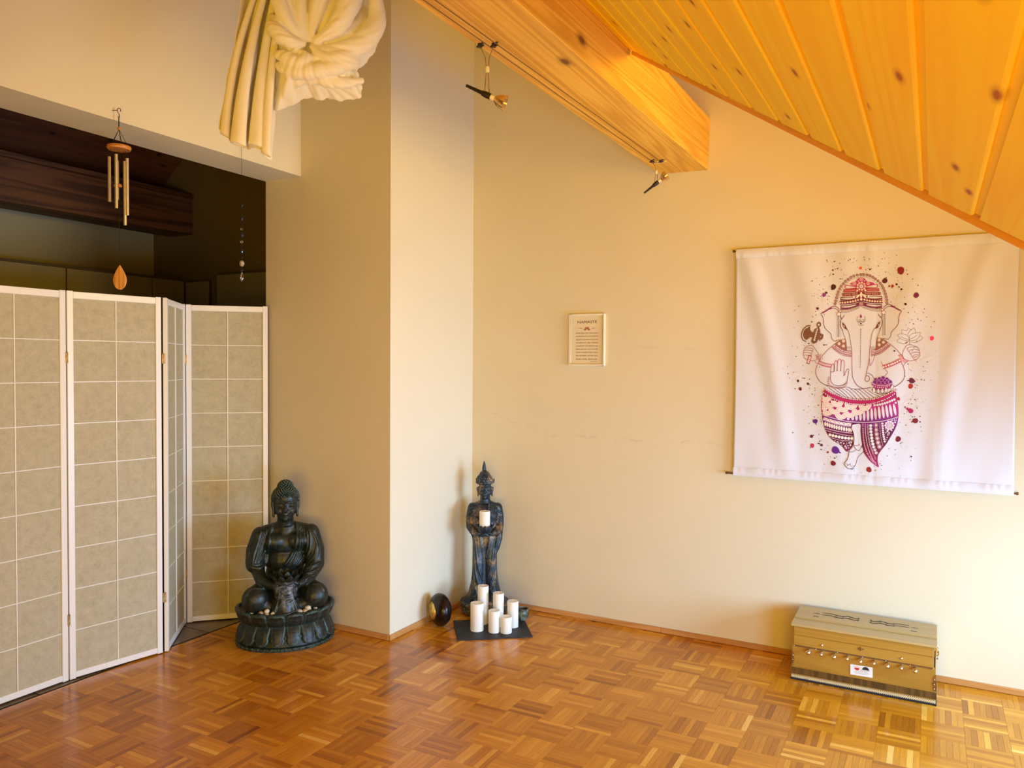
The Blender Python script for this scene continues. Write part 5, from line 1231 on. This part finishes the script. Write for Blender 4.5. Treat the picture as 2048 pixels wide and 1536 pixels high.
# axe
AX = (.20, .09, .045)
g.fill([(312, 1272), (240, 1290), (180, 1350), (162, 1430), (185, 1500), (240, 1545), (262, 1510), (330, 1480), (350, 1500), (332, 1560), (350, 1600), (400, 1612), (450, 1590), (470, 1545), (530, 1545), (575, 1500), (588, 1420), (545, 1404), (520, 1392), (526, 1335), (500, 1290), (535, 1250), (538, 1195), (500, 1160), (455, 1190), (445, 1240), (462, 1280), (405, 1312), (385, 1366), (340, 1362), (312, 1325)], AX, .0010)
g.stroke([(325, 1245), (250, 1250), (175, 1310), (135, 1390), (132, 1460), (160, 1530), (228, 1572)], 17, (.14, .015, .02))
for x, y, r in ((490, 1225, 20), (462, 1320, 14), (450, 1352, 14), (440, 1386, 16), (432, 1422, 16), (420, 1458, 16), (410, 1495, 17), (400, 1535, 20), (530, 1468, 9)): g.disc(x, y, r, WHT, .0016)
g.ring(365, 1632, 24, 6, (.5, .25, .2))
# lotus in the right hand
LC = (.28, .17, .07)
for a in ([(2100, 1432), (2180, 1412), (2270, 1430), (2335, 1480), (2338, 1550), (2240, 1545), (2150, 1500), (2100, 1432)], [(2340, 1545), (2346, 1470), (2400, 1412), (2480, 1392), (2572, 1384), (2552, 1450), (2500, 1522), (2400, 1552), (2340, 1545)], [(2145, 1512), (2085, 1558), (2160, 1600), (2240, 1612), (2320, 1560)], [(2560, 1455), (2620, 1486), (2560, 1545), (2450, 1590), (2340, 1562)], [(2190, 1410), (2190, 1325), (2290, 1352)], [(2288, 1350), (2325, 1285), (2388, 1342)], [(2312, 1432), (2345, 1365), (2400, 1320), (2450, 1295), (2472, 1388)], [(2170, 1470), (2260, 1510), (2330, 1525)], [(2500, 1435), (2430, 1490), (2350, 1520)]): g.stroke(a, 7, LC, smooth=len(a) > 3)
g.fill([(2235, 1605), (2290, 1585), (2315, 1575), (2280, 1620)], (.40, .08, .12)); g.stroke([(2340, 1560), (2348, 1600), (2362, 1640)], 9, (.45, .15, .18))
# belly line, sash with diagonal pleats
g.stroke([(640, 2478), (720, 2480), (800, 2500), (930, 2520), (1060, 2500), (1200, 2542), (1400, 2532), (1560, 2510)], 9)
for i in range(13):
    x = 690+i*88; yb = 2800-abs(x+230-1400)**1.7/360 if x+230 < 1400 else 2800-abs(x+230-1400)**1.6/130
    g.stroke([(x, 2505+min(40, i*6)), (x+110, 2590+min(40, i*5)), (x+240+12*(i % 2), min(2775, yb-30))], 8 if i % 2 else 9, (.13, .012, .03))
# sweets bowl
g.fill([(1568, 2385), (1680, 2400), (1880, 2400), (2000, 2382), (1985, 2450), (1930, 2530), (1850, 2562), (1700, 2562), (1620, 2520), (1575, 2450)], (.36, .015, .19), .0016)
PU = (.20, .01, .22)
for x, y in ((1655, 2350), (1730, 2332), (1806, 2312), (1885, 2338), (1690, 2378), (1768, 2362), (1846, 2372), (1925, 2372), (1635, 2402), (1722, 2410), (1800, 2414), (1888, 2408), (1952, 2392)):
    g.k += 1; g.disc(x, y, 42, PU, .0018+.00008*g.k, 38); g.ring(x, y, 41, 4, (.70, .5, .68), .0019+.00008*g.k, ry=37)
g.stroke([(1575, 2420), (1680, 2462), (1800, 2474), (1900, 2462), (1998, 2412)], 9, WHT, .0034)
g.along([(1600, 2480), (1700, 2502), (1820, 2508), (1950, 2470)], 42, lambda x, y: g.disc(x, y, 13, (.76, .5, .62), .0032))
for x, y, a in ((1622, 2562, -.15), (1708, 2580, -.05), (1790, 2578, .08), (1866, 2560, .12), (1990, 2500, .4)): g.disc(x, y, 31, (.2, .02, .06), .0030, 53, a); g.disc(x, y, 24, WHT, .0034, 45, a)
# dhoti
dh = [(602, 2560), (560, 2680), (537, 2850), (546, 3050), (580, 3250), (622, 3380), (700, 3520), (820, 3622), (960, 3712), (1040, 3812), (1110, 3795), (1190, 3690), (1190, 3560), (1200, 3450), (1165, 3340), (1172, 3275), (1340, 3255), (1345, 3400), (1370, 3700), (1400, 3830), (1480, 3950), (1560, 4040), (1650, 4110), (1716, 4142), (1692, 4020), (1700, 3900), (1762, 3800), (1860, 3680), (1960, 3520), (2060, 3340), (2110, 3180), (2122, 3000), (2110, 2850), (2080, 2700), (2056, 2592), (1900, 2680), (1700, 2760), (1450, 2802), (1250, 2802), (1000, 2762), (800, 2692)]
g.fill(dh, None, .0008, step=22)
# leaf-shaped white panels
for x, y, h in ((1090, 3145, 32), (1180, 3140, 40), (1258, 3122, 62), (1338, 3108, 82), (1415, 3084, 108), (1495, 3070, 122), (1572, 3058, 126), (1648, 3042, 128), (1727, 3026, 130), (1806, 3008, 132), (1884, 2994, 132), (1962, 2980, 132), (2042, 2962, 124)): g.disc(x, y, 27, WHT, .0013, h, -.02-.17*max(0, (x-1500)/560), 16)
# scallops, lower rows first
kk = 0
for row in (((670, 2960), (950, 3040)), ((575, 2860), (820, 2935), (1130, 3005)), ((560, 2790), (720, 2800), (990, 2890), (1290, 2950)), ((630, 2682), (870, 2785), (1150, 2842), (1432, 2862))):
    for x, y in row:
        kk += 1; L = .0014+.00022*kk
        cut = lambda r: [(x+r*math.cos(t), y+r*.92*math.sin(t)) for t in [math.pi*i/14 for i in range(15)]]
        def arcband(ra, rb, col, L):
            n = 16
            for i in range(n):
                t0, t1 = math.pi*i/n-.12, math.pi*(i+1)/n-.12
                if i == n-1: t1 += .24
                P = [(x+q*math.cos(t), y+q*.92*math.sin(t)) for q, t in ((ra, t0), (rb, t0), (rb, t1), (ra, t1))]
                if min(p[0] for p in P) < 545: continue
                g.put(P, col, L)
        for ra, rb in ((112, 136), (84, 107), (57, 79), (30, 52)): arcband(ra, rb, (.84, .77, .70), L); arcband(rb, rb+5, (.42, .12, .14), L)
        g.disc(x, y+4, 24, None, L)
# waistband with dots
bnd = [(602, 2572), (700, 2640), (830, 2700), (1000, 2762), (1200, 2800), (1400, 2808), (1600, 2788), (1800, 2730), (1950, 2660), (2062, 2592)]
g.stroke(bnd, 66, (.44, .01, .11), .0048)
for o_ in (-47, 47): g.along([(p[0]-(12 if o_ > 0 else -12), p[1]+o_*(1 if 700 < p[0] < 2000 else .8)) for p in bnd], 44, lambda x, y: (g.disc(x, y, 19, (.42, .01, .11), .0050), g.disc(x, y, 13.5, WHT, .0053)))
for x, y in ((1635, 2872), (1690, 2866), (1742, 2856), (1792, 2845), (1842, 2830), (1892, 2814), (1942, 2794), (1990, 2774), (2036, 2754), (2062, 2822)): g.disc(x, y, 25 if x < 2050 else 22, WHT, .0020)
g.stroke([(558, 3065), (700, 3110), (900, 3165), (1100, 3205), (1400, 3222), (1700, 3208), (1900, 3172), (2108, 3112)], 13, WHT, .0046)
g.stroke([(575, 3140), (700, 3180), (850, 3220), (1000, 3250), (1160, 3268)], 76, None, .0040); g.stroke([(582, 3142), (700, 3180), (850, 3220), (1000, 3250), (1150, 3268)], 60, (.82, .76, .74), .0043)
zg = [(590+i*46, 3120+(i % 2)*50+i*11.5-(i*i)*.16) for i in range(13)]; g.stroke(zg, 9, None, .0047, False)
for a, w_ in (([(575, 3180), (800, 3250), (1000, 3295), (1160, 3312)], 7), ([(604, 3335), (800, 3388), (1000, 3425), (1180, 3446)], 10), ([(700, 3525), (850, 3570), (1000, 3598), (1190, 3602)], 7)): g.stroke(a, w_, (.78, .60, .68), .0016)
for x, y in ((620, 3255), (665, 3268), (712, 3284), (760, 3298), (808, 3311), (856, 3324), (905, 3336), (955, 3347), (1005, 3357), (1055, 3366), (1105, 3374), (1148, 3378)): g.disc(x, y, 21, (.84, .78, .70), .0016, 45)
g.along([(640, 3378), (800, 3425), (1000, 3470), (1185, 3496)], 34, lambda x, y: g.ring(x, y, 13, 7, (.78, .56, .60), .0016, 0, math.pi))
for x, y in ((715, 3478), (777, 3494), (840, 3508), (905, 3522), (970, 3534), (1035, 3543), (1100, 3550), (1165, 3552)): g.disc(x, y, 30, (.84, .79, .72), .0016)
for x, y, a in ((880, 3640, -.6), (1130, 3640, 1.35), (1040, 3730, -.6), (1916, 3458, .55)): g.disc(x, y, 19, WHT, .0015, 40, a); g.disc(x, y+3, 9, None, .0018, 22, a)
for x, y, r in ((820, 3600, 11), (940, 3640, 17), (1000, 3655, 15), (975, 3615, 9), (1060, 3650, 10), (960, 3690, 9), (1085, 3700, 13), (1135, 3690, 18), (1050, 3680, 8), (1100, 3745, 12), (2050, 3222, 20), (1992, 3180, 15), (2040, 3176, 15), (2075, 3150, 10), (2075, 3185, 10), (1895, 3402, 22), (1860, 3370, 9), (1980, 3388, 14), (1860, 3435, 12), (1888, 3532, 14), (1876, 3578, 9)): g.disc(x, y, r, WHT, .0016)
for x, y in ((1550, 3288), (1550, 3350), (1556, 3414), (1564, 3478), (1572, 3542), (1581, 3605), (1596, 3666), (1614, 3727), (1636, 3787), (1662, 3847)): g.disc(x, y, 33, WHT, .0016, 30)
for x, y in ((1655, 3280), (1660, 3375), (1670, 3464), (1685, 3550), (1702, 3636), (1730, 3722)): g.ring(x, y, 43, 6, (.78, .52, .62), .0016); g.disc(x, y, 29, (.80, .60, .66), .0016); g.disc(x, y, 17, WHT, .0018)
for x, y in ((1790, 3246), (1794, 3295), (1799, 3341), (1801, 3386), (1805, 3430), (1811, 3475), (1819, 3520), (1829, 3567), (1838, 3614)): g.disc(x, y, 24, (.82, .72, .74), .0016, 21)
g.along([(1738, 3240), (1745, 3400), (1765, 3560), (1798, 3692)], 19, lambda x, y: g.disc(x, y, 6, WHT, .0016))
g.stroke([(1438, 3250), (1446, 3450), (1486, 3700), (1575, 3950), (1662, 4062)], 10, (.8, .6, .72), .0016)
g.along([(1390, 3262), (1396, 3450), (1416, 3650), (1470, 3830), (1550, 3970), (1655, 4092)], 33, lambda x, y: g.disc(x, y, 14, (.66, .30, .46), .0016))
g.along([(1488, 3270), (1498, 3450), (1528, 3650), (1580, 3800), (1650, 3975)], 30, lambda x, y: g.ring(x, y, 13, 6, (.74, .46, .60), .0016))
for k in range(10):
    a = 2*math.pi*k/10; g.disc(1935+80*math.cos(a), 3285+78*math.sin(a), 25, (.80, .62, .72), .0016)
g.disc(1935, 3285, 50, WHT, .0018); g.ring(1935, 3285, 32, 6, (.4, .03, .2), .0021); g.disc(1935, 3285, 8, None, .0021)
# raised leg and foot
leg = [(1166, 3285), (1200, 3262), (1340, 3255), (1345, 3400), (1358, 3550), (1374, 3660), (1368, 3710), (1335, 3775), (1292, 3797), (1245, 3765), (1204, 3688), (1212, 3560), (1200, 3450), (1162, 3345)]
g.fill(leg, WHT, .0050); g.stroke(leg, 9, (.12, .01, .04), .0053, closed=True); g.stroke([(1208, 3690), (1260, 3700), (1312, 3688), (1305, 3660)], 12, (.35, .08, .10), .0056); g.stroke([(1345, 3700), (1372, 3740)], 8, None, .0056)
g.fill([(1106, 3812), (1160, 3770), (1205, 3700), (1250, 3770), (1300, 3800), (1340, 3770), (1372, 3712), (1395, 3780), (1392, 3835), (1330, 3890), (1280, 3950), (1255, 4040), (1222, 4122), (1150, 4170), (1090, 4166), (1040, 4120), (1018, 4060), (1070, 3990), (1100, 3900)], WHT, .0028)
g.stroke([(1106, 3812), (1102, 3900), (1070, 3990), (1018, 4062), (1042, 4122), (1090, 4166), (1150, 4172), (1222, 4122), (1254, 4045), (1280, 3950), (1332, 3888), (1392, 3832), (1396, 3780), (1374, 3716)], 10, (.12, .01, .03), .0032)
g.along([(1110, 3822), (1160, 3830), (1210, 3812), (1245, 3785)], 22, lambda x, y: g.ring(x, y, 10, 4, (.12, .03, .05), .0034)); g.along([(1130, 3800), (1170, 3790), (1210, 3772)], 200, lambda x, y: None)
for a in ([(1040, 4060), (1062, 4085)], [(1070, 4072), (1090, 4110)], [(1060, 4120), (1110, 4085), (1140, 4075), (1125, 4100), (1160, 4120), (1215, 4110)]): g.stroke(a, 7, (.12, .01, .03), .0034)
g.build('printed_figure')
# splatter
sp = PR(); DK = (.055, .008, .012); rr = random.Random(12)
def blob(x, y, r, col, tail=0):
    ph = rr.random()*6; n = 18; P = []
    for i in range(n):
        t = 2*math.pi*i/n; q = r*(1+.07*math.sin(2*t+ph)+.05*math.sin(3*t+ph*2)); P.append((x+q*math.cos(t), y+q*math.sin(t)))
    for i in range(n): sp.put([(x, y), P[i], P[(i+1) % n]], col, .0010)
    if tail: sp.stroke([(x, y), (x+math.cos(tail)*r*1.6, y+math.sin(tail)*r*1.6)], r*.35, col, .0010, False)
for b in ((1840, 320, 55, (.10, .01, .02)), (785, 450, 56, (.06, .01, .006)), (595, 613, 40, (.22, .03, .20)), (640, 568, 25, (.09, .01, .03)), (1338, 64, 29, (.75, .12, .03)), (1360, 48, 14, (.75, .12, .03)), (465, 892, 28, (.16, .01, .01), 1.2), (2166, 112, 76, (.26, .01, .018)), (1997, 430, 30, (.40, .02, .01), 2.0), (1932, 430, 20, (.25, .02, .01)),
          (2484, 620, 56, (.17, .01, .06)), (2804, 1500, 44, (.85, .05, .16)), (2264, 802, 26, (.08, .01, .01)), (2181, 498, 22, (.10, .01, .01)), (2081, 395, 22, DK), (105, 2538, 34, (.10, .01, .02)), (265, 2434, 26, (.08, .01, .01)), (60, 2373, 25, (.07, .01, .01)), (2394, 2371, 58, (.13, .01, .05), 3.2), (2369, 2482, 50, (.42, .02, .015)),
          (412, 3202, 48, (.11, .01, .22), 1.3), (335, 3512, 34, (.12, .01, .04)), (350, 3702, 44, (.50, .03, .09), 2.3), (830, 3792, 78, (.12, .01, .24), .5), (540, 3690, 28, (.10, .01, .04)), (490, 3660, 17, DK), (670, 3837, 22, (.30, .01, .03)), (780, 4062, 52, (.20, .006, .02)), (1515, 4194, 55, (.30, .01, .012)), (2119, 2742, 34, (.32, .01, .02)),
          (2369, 2987, 52, (.42, .01, .13)), (2300, 2945, 25, (.42, .01, .13)), (2254, 2912, 16, (.25, .01, .10)), (2464, 3192, 56, (.20, .01, .03), 2.8), (2114, 3567, 56, (.16, .006, .02)), (2038, 1760, 18, (.14, .01, .02)), (2304, 188, 14, (.3, .02, .02)), (2520, 418, 13, (.4, .03, .03)), (1535, 90, 17, DK), (870, 72, 13, DK), (772, 102, 17, DK), (780, 188, 16, DK), (2380, 3928, 17, DK), (600, 1638, 15, DK), (645, 1636, 12, DK), (280, 1608, 14, DK), (350, 1165, 13, DK)): blob(*b)
n = 0
while n < 640:
    t = rr.uniform(0, 2*math.pi); q = rr.gauss(1.0, .17); x = 1370+1150*q*math.cos(t); y = 2050+2080*q*math.sin(t)
    if (abs(x-1358)/(560 if y < 1000 else 850))**2+((y-2200)/1980)**2 < 1.02 and not (y < 900 and abs(x-1358) > 640): continue
    if y < -260 or y > 4330 or x < -250 or x > 2950: continue
    if ((x-1358)/560)**2+((y-700)/560)**2 < 1: continue
    if 60 < x < 600 and 1150 < y < 2050 or 2050 < x < 2650 and 1280 < y < 2050: 
        if rr.random() < .8: continue
    sp.disc(x, y, 3+9*rr.random()**3+(4 if rr.random() < .06 else 0), DK if rr.random() < .88 else (.30, .06, .04), .0009); n += 1
sp.build('printed_splatter')
# faint mandala petals behind the figure
md_ = PR(); PC = (.78, .745, .71)
for s_ in (0, 1):
    for cx, cy, R_, a0 in ((60, 700, 520, 2.6), (-180, 2150, 640, 3.14), (120, 3150, 560, 3.6), (420, 1500, 420, 2.9)):
        for k in range(-4, 5):
            a = a0+k*.30; L = R_*(1-.05*abs(k)); w_ = .10*R_
            pts = [(0, 0), (L*.35, w_), (L*.75, w_*.7), (L, 0), (L*.75, -w_*.7), (L*.35, -w_), (0, 0)]
            P = [(cx+560+p[0]*math.cos(a)-p[1]*math.sin(a), cy+p[0]*math.sin(a)+p[1]*math.cos(a)) for p in pts]
            P = [mir(p) for p in P] if s_ else P
            P = [p for p in P if -1000 < p[0] < 3700]
            if len(P) == 7: md_.stroke(P, 5, PC, .0007)
md_.build('printed_mandala')
# ------------------------------------------------------------------ knotted cloth hanging from the roof
t_ = NT('cream_jersey'); v_ = t_.coord(); t_.set(Base_Color=t_.ramp(t_.noise(v_, 5, 2), [(.3, (.95, .92, .80)), (.7, (.98, .95, .86))]), Roughness=.85, Sheen_Weight=.2)
tr_ = t_.node('ShaderNodeBsdfTranslucent'); tr_.inputs[0].default_value = (.97, .88, .62, 1); mx_ = t_.node('ShaderNodeMixShader'); mx_.inputs[0].default_value = .36
t_.link(t_.b.outputs[0], mx_.inputs[1]); t_.link(tr_.outputs[0], mx_.inputs[2]); t_.link(mx_.outputs[0], t_.n['Material Output'].inputs[0]); t_.bump(t_.noise(v_, 500, 2), .05, .0008); M_jer = t_.m
DR = (-1.805, 1.9); drz = math.atan2(-DR[1], -DR[0])+math.pi/2
dr = empty('draped_cloth', (*DR, 0), drz, label='knotted cream cloth bundle with a hanging tail, tied up under the roof', cat='cloth')
K_ = .00164
Lx = lambda px_: (px_-610)*K_
Lz = lambda py_: 2.305+(200-py_)*K_*1.02
def interp(tab, t):
    for (a, va), (b, vb) in zip(tab[:-1], tab[1:]):
        if t <= b:
            f = max(0, (t-a)/(b-a)); f = f*f*(3-2*f); return va+(vb-va)*f
    return tab[-1][1]
# tail: one sheet folded into long rolls
def tail(u, v):
    top, bot = -60, interp([(0, 276), (.22, 288), (.30, 300), (.42, 304), (.50, 298), (.60, 300), (.72, 296), (.80, 312), (1, 318)], u)
    py_ = top+(bot-top)*v
    xl = interp([(0, 566), (.12, 506), (.3, 490), (.5, 481), (.75, 465), (1, 451)], v); xr = interp([(0, 600), (.2, 572), (.4, 566), (.75, 553), (1, 546)], v)
    uu = u+.035*math.sin(2*math.pi*3*u)
    x = xl+(xr-xl)*uu
    dep = .006+.030*math.sin(math.pi*min(1, v*1.5+.1)*.5)
    y = -dep*math.cos(2*math.pi*2.5*u+.4*math.sin(2*v))-.012*math.cos(2*math.pi*6*u+2*v)*(.3+.5*v)
    curl = max(0, v-.93)/.07
    return (Lx(x), y+.012*curl*curl, Lz(py_)+.006*curl)
m = MB(); m.keep = True; m.grid(tail, 150, 70)
o = m.build('tail', M_jer, dr, smooth='all'); md = o.modifiers.new('s', 'SOLIDIFY'); md.thickness = .0022; md.offset = 0
# the cloth is rolled into long tubes that open at the bottom
for k_, (cb, yb, rb, ct, ph_) in enumerate(((463, 286, 9, 548, .4), (488, 303, 15.5, 560, 1.3), (521, 303, 15.5, 570, 2.0), (538, 318, 9.5, 580, .6))):
    m = MB(); m.keep = True
    def scroll(u, v, cb=cb, yb=yb, rb=rb, ct=ct, ph_=ph_):
        e_ = 1-(1-v)**2.0
        cx_ = ct+(cb-ct)*(.25*v+.75*e_); r_ = (4.5+(rb-4.5)*v**1.4)*K_
        a = u*2*math.pi*1.55+ph_; q = r_*(1-.40*u)*(1+.05*math.sin(3*a+5*v))
        py_ = -60+(yb+60)*v
        return (Lx(cx_)+q*math.cos(a), -.034-.010*(k_ % 2)+q*.85*math.sin(a), Lz(py_)-.006*math.cos(a)*v**6)
    m.grid(scroll, 44, 46); o = m.build('rolled_fold', M_jer, dr, smooth='all'); md = o.modifiers.new('s', 'SOLIDIFY'); md.thickness = .0022
# bundle: folds radiating from the knot
KP = (617, 112)
OUT = [(545, -70), (543, 0), (542, 60), (546, 100), (552, 140), (554, 180), (552, 224), (572, 214), (590, 206), (606, 194), (622, 190), (635, 194), (655, 189), (683, 190), (715, 184), (718, 183), (722, 178), (724, 150), (713, 127), (735, 106), (752, 82), (759, 45), (757, 22), (742, 4), (732, -70)]
def bR(th):
    best = None
    c, s_ = math.cos(th), math.sin(th)
    for (x1, y1), (x2, y2) in zip(OUT, OUT[1:]+OUT[:1]):
        ax, ay, bx, by = x1-KP[0], y1-KP[1], x2-KP[0], y2-KP[1]; dx, dy = bx-ax, by-ay; den = c*dy-s_*dx
        if abs(den) < 1e-9: continue
        t = (ax*dy-ay*dx)/den; w_ = (ax*s_-ay*c)/den
        if t > 0 and -1e-6 <= w_ <= 1+1e-6: best = t if best is None else max(best, t)
    return best or 50
NT_ = 260; Rt = [bR(2*math.pi*i/NT_) for i in range(NT_+1)]
def pl(th, rho):
    a = th+.25*math.sin(rho*3+th*2)
    f = abs(math.sin(a*5.5+1.1*math.sin(th*2)+1.5*rho))**.8*.62+abs(math.sin(a*11+2*math.sin(th*3)-2.2*rho))*.28
    down = max(0, math.sin(th))
    f += .30*abs(math.sin(a*21+1.3*rho))*down*rho
    return f
def bund(u, v, front=True):
    i = int(round(u*NT_)); th = 2*math.pi*u; R_ = Rt[i]*v
    x, y = KP[0]+R_*math.cos(th), KP[1]+R_*math.sin(th)
    bul = .115*math.sin(math.pi*min(1, .10+.84*v**.75))**.75
    am = .040*math.sin(math.pi*min(1, v*.95+.04))**.6
    dp = (bul-.055*math.exp(-(v/.14)**2))+am*(pl(th, v)-.45)
    if not front: dp = -.05*math.sin(math.pi*min(1, .1+.8*v))
    edge = v**6; dp = dp*(1-edge)+(.012*math.sin(th*34)*.6)*edge
    return (Lx(x)+(.0015*math.sin(th*34) if v > .9 else 0), -dp+.03, Lz(y))
m = MB(); m.keep = True; m.grid(lambda u, v: bund(u, v), NT_, 44); m.grid(lambda u, v: bund(u, v, False), NT_, 12, flip=True)
# swags of cloth lying over the bundle
def swag(pts, rs, flat=.6):
    P = smoothline([(p[0], p[1]) for p in pts], 6); D_ = smoothline([(p[2], 0) for p in pts], 6); R_ = smoothline([(r, 0) for r in rs], 6)
    q = MB(); q.tube([(Lx(p[0]), -d[0], Lz(p[1])) for p, d in zip(P, D_)], [max(.003, r[0]*K_) for r in R_], 14); m._add(q.v, q.f)
b = m
swag([(556, -60, .06), (560, 20, .08), (575, 70, .09), (612, 108, .075)], [20, 17, 13, 5])
swag([(600, -60, .07), (603, 30, .085), (605, 80, .08), (614, 106, .07)], [16, 12, 9, 4])
swag([(650, -60, .09), (645, 0, .105), (630, 60, .095), (619, 104, .075)], [22, 20, 13, 4])
swag([(700, -60, .08), (697, 10, .105), (672, 75, .115), (624, 108, .08)], [24, 24, 18, 5])
swag([(735, -40, .03), (748, 40, .05), (722, 92, .075), (660, 122, .09), (620, 112, .075)], [14, 18, 20, 13, 4])
swag([(548, 60, .05), (556, 92, .085), (580, 112, .095), (612, 112, .08)], [8, 15, 13, 5])
swag([(556, 130, .06), (575, 142, .09), (600, 152, .10), (612, 138, .098), (598, 128, .09)], [7, 12, 12, 9, 5])
swag([(557, 150, .05), (590, 165, .085), (640, 160, .095), (690, 140, .085), (712, 128, .05)], [7, 14, 15, 14, 7])
swag([(620, 114, .085), (650, 138, .10), (690, 128, .095), (712, 118, .06)], [5, 11, 12, 6])
swag([(570, 185, .03), (620, 172, .065), (670, 176, .07), (722, 160, .04)], [6, 10, 11, 6])
me = remesh(m, .0040, 9, .6, 'bundle', M_jer)
kx, kz = Lx(KP[0]), Lz(KP[1])
NRM = [v_.normal.copy() for v_ in me.vertices]
for i_, v_ in enumerate(me.vertices):      # fine gathers running into the knot
    dx_, dz_ = v_.co.x-kx, v_.co.z-kz; rr_ = math.hypot(dx_, dz_)/.2; th = math.atan2(-dz_, dx_); cr = 1.2*math.sin(3*rr_+2*th)
    g_ = .0038*(abs(math.sin(th*9+cr+v_.co.y*22))-.5)+.0020*(abs(math.sin(th*19-cr*1.4+v_.co.y*60))-.5)
    g_ *= min(1, rr_*2.2)*(1 if dz_ < .06 else .6); v_.co = v_.co+NRM[i_]*g_
add('bundle', me, dr)
# the cloth goes on up to the rafters, out of the picture
m = MB(); m.tube([(Lx(640), .02, Lz(-60)), (Lx(640), .02, Lz(-200)), (Lx(645), .02, 3.15)], [.12, .07, .03], 24); m.build('hanging_strand', M_jer, dr, smooth='all')
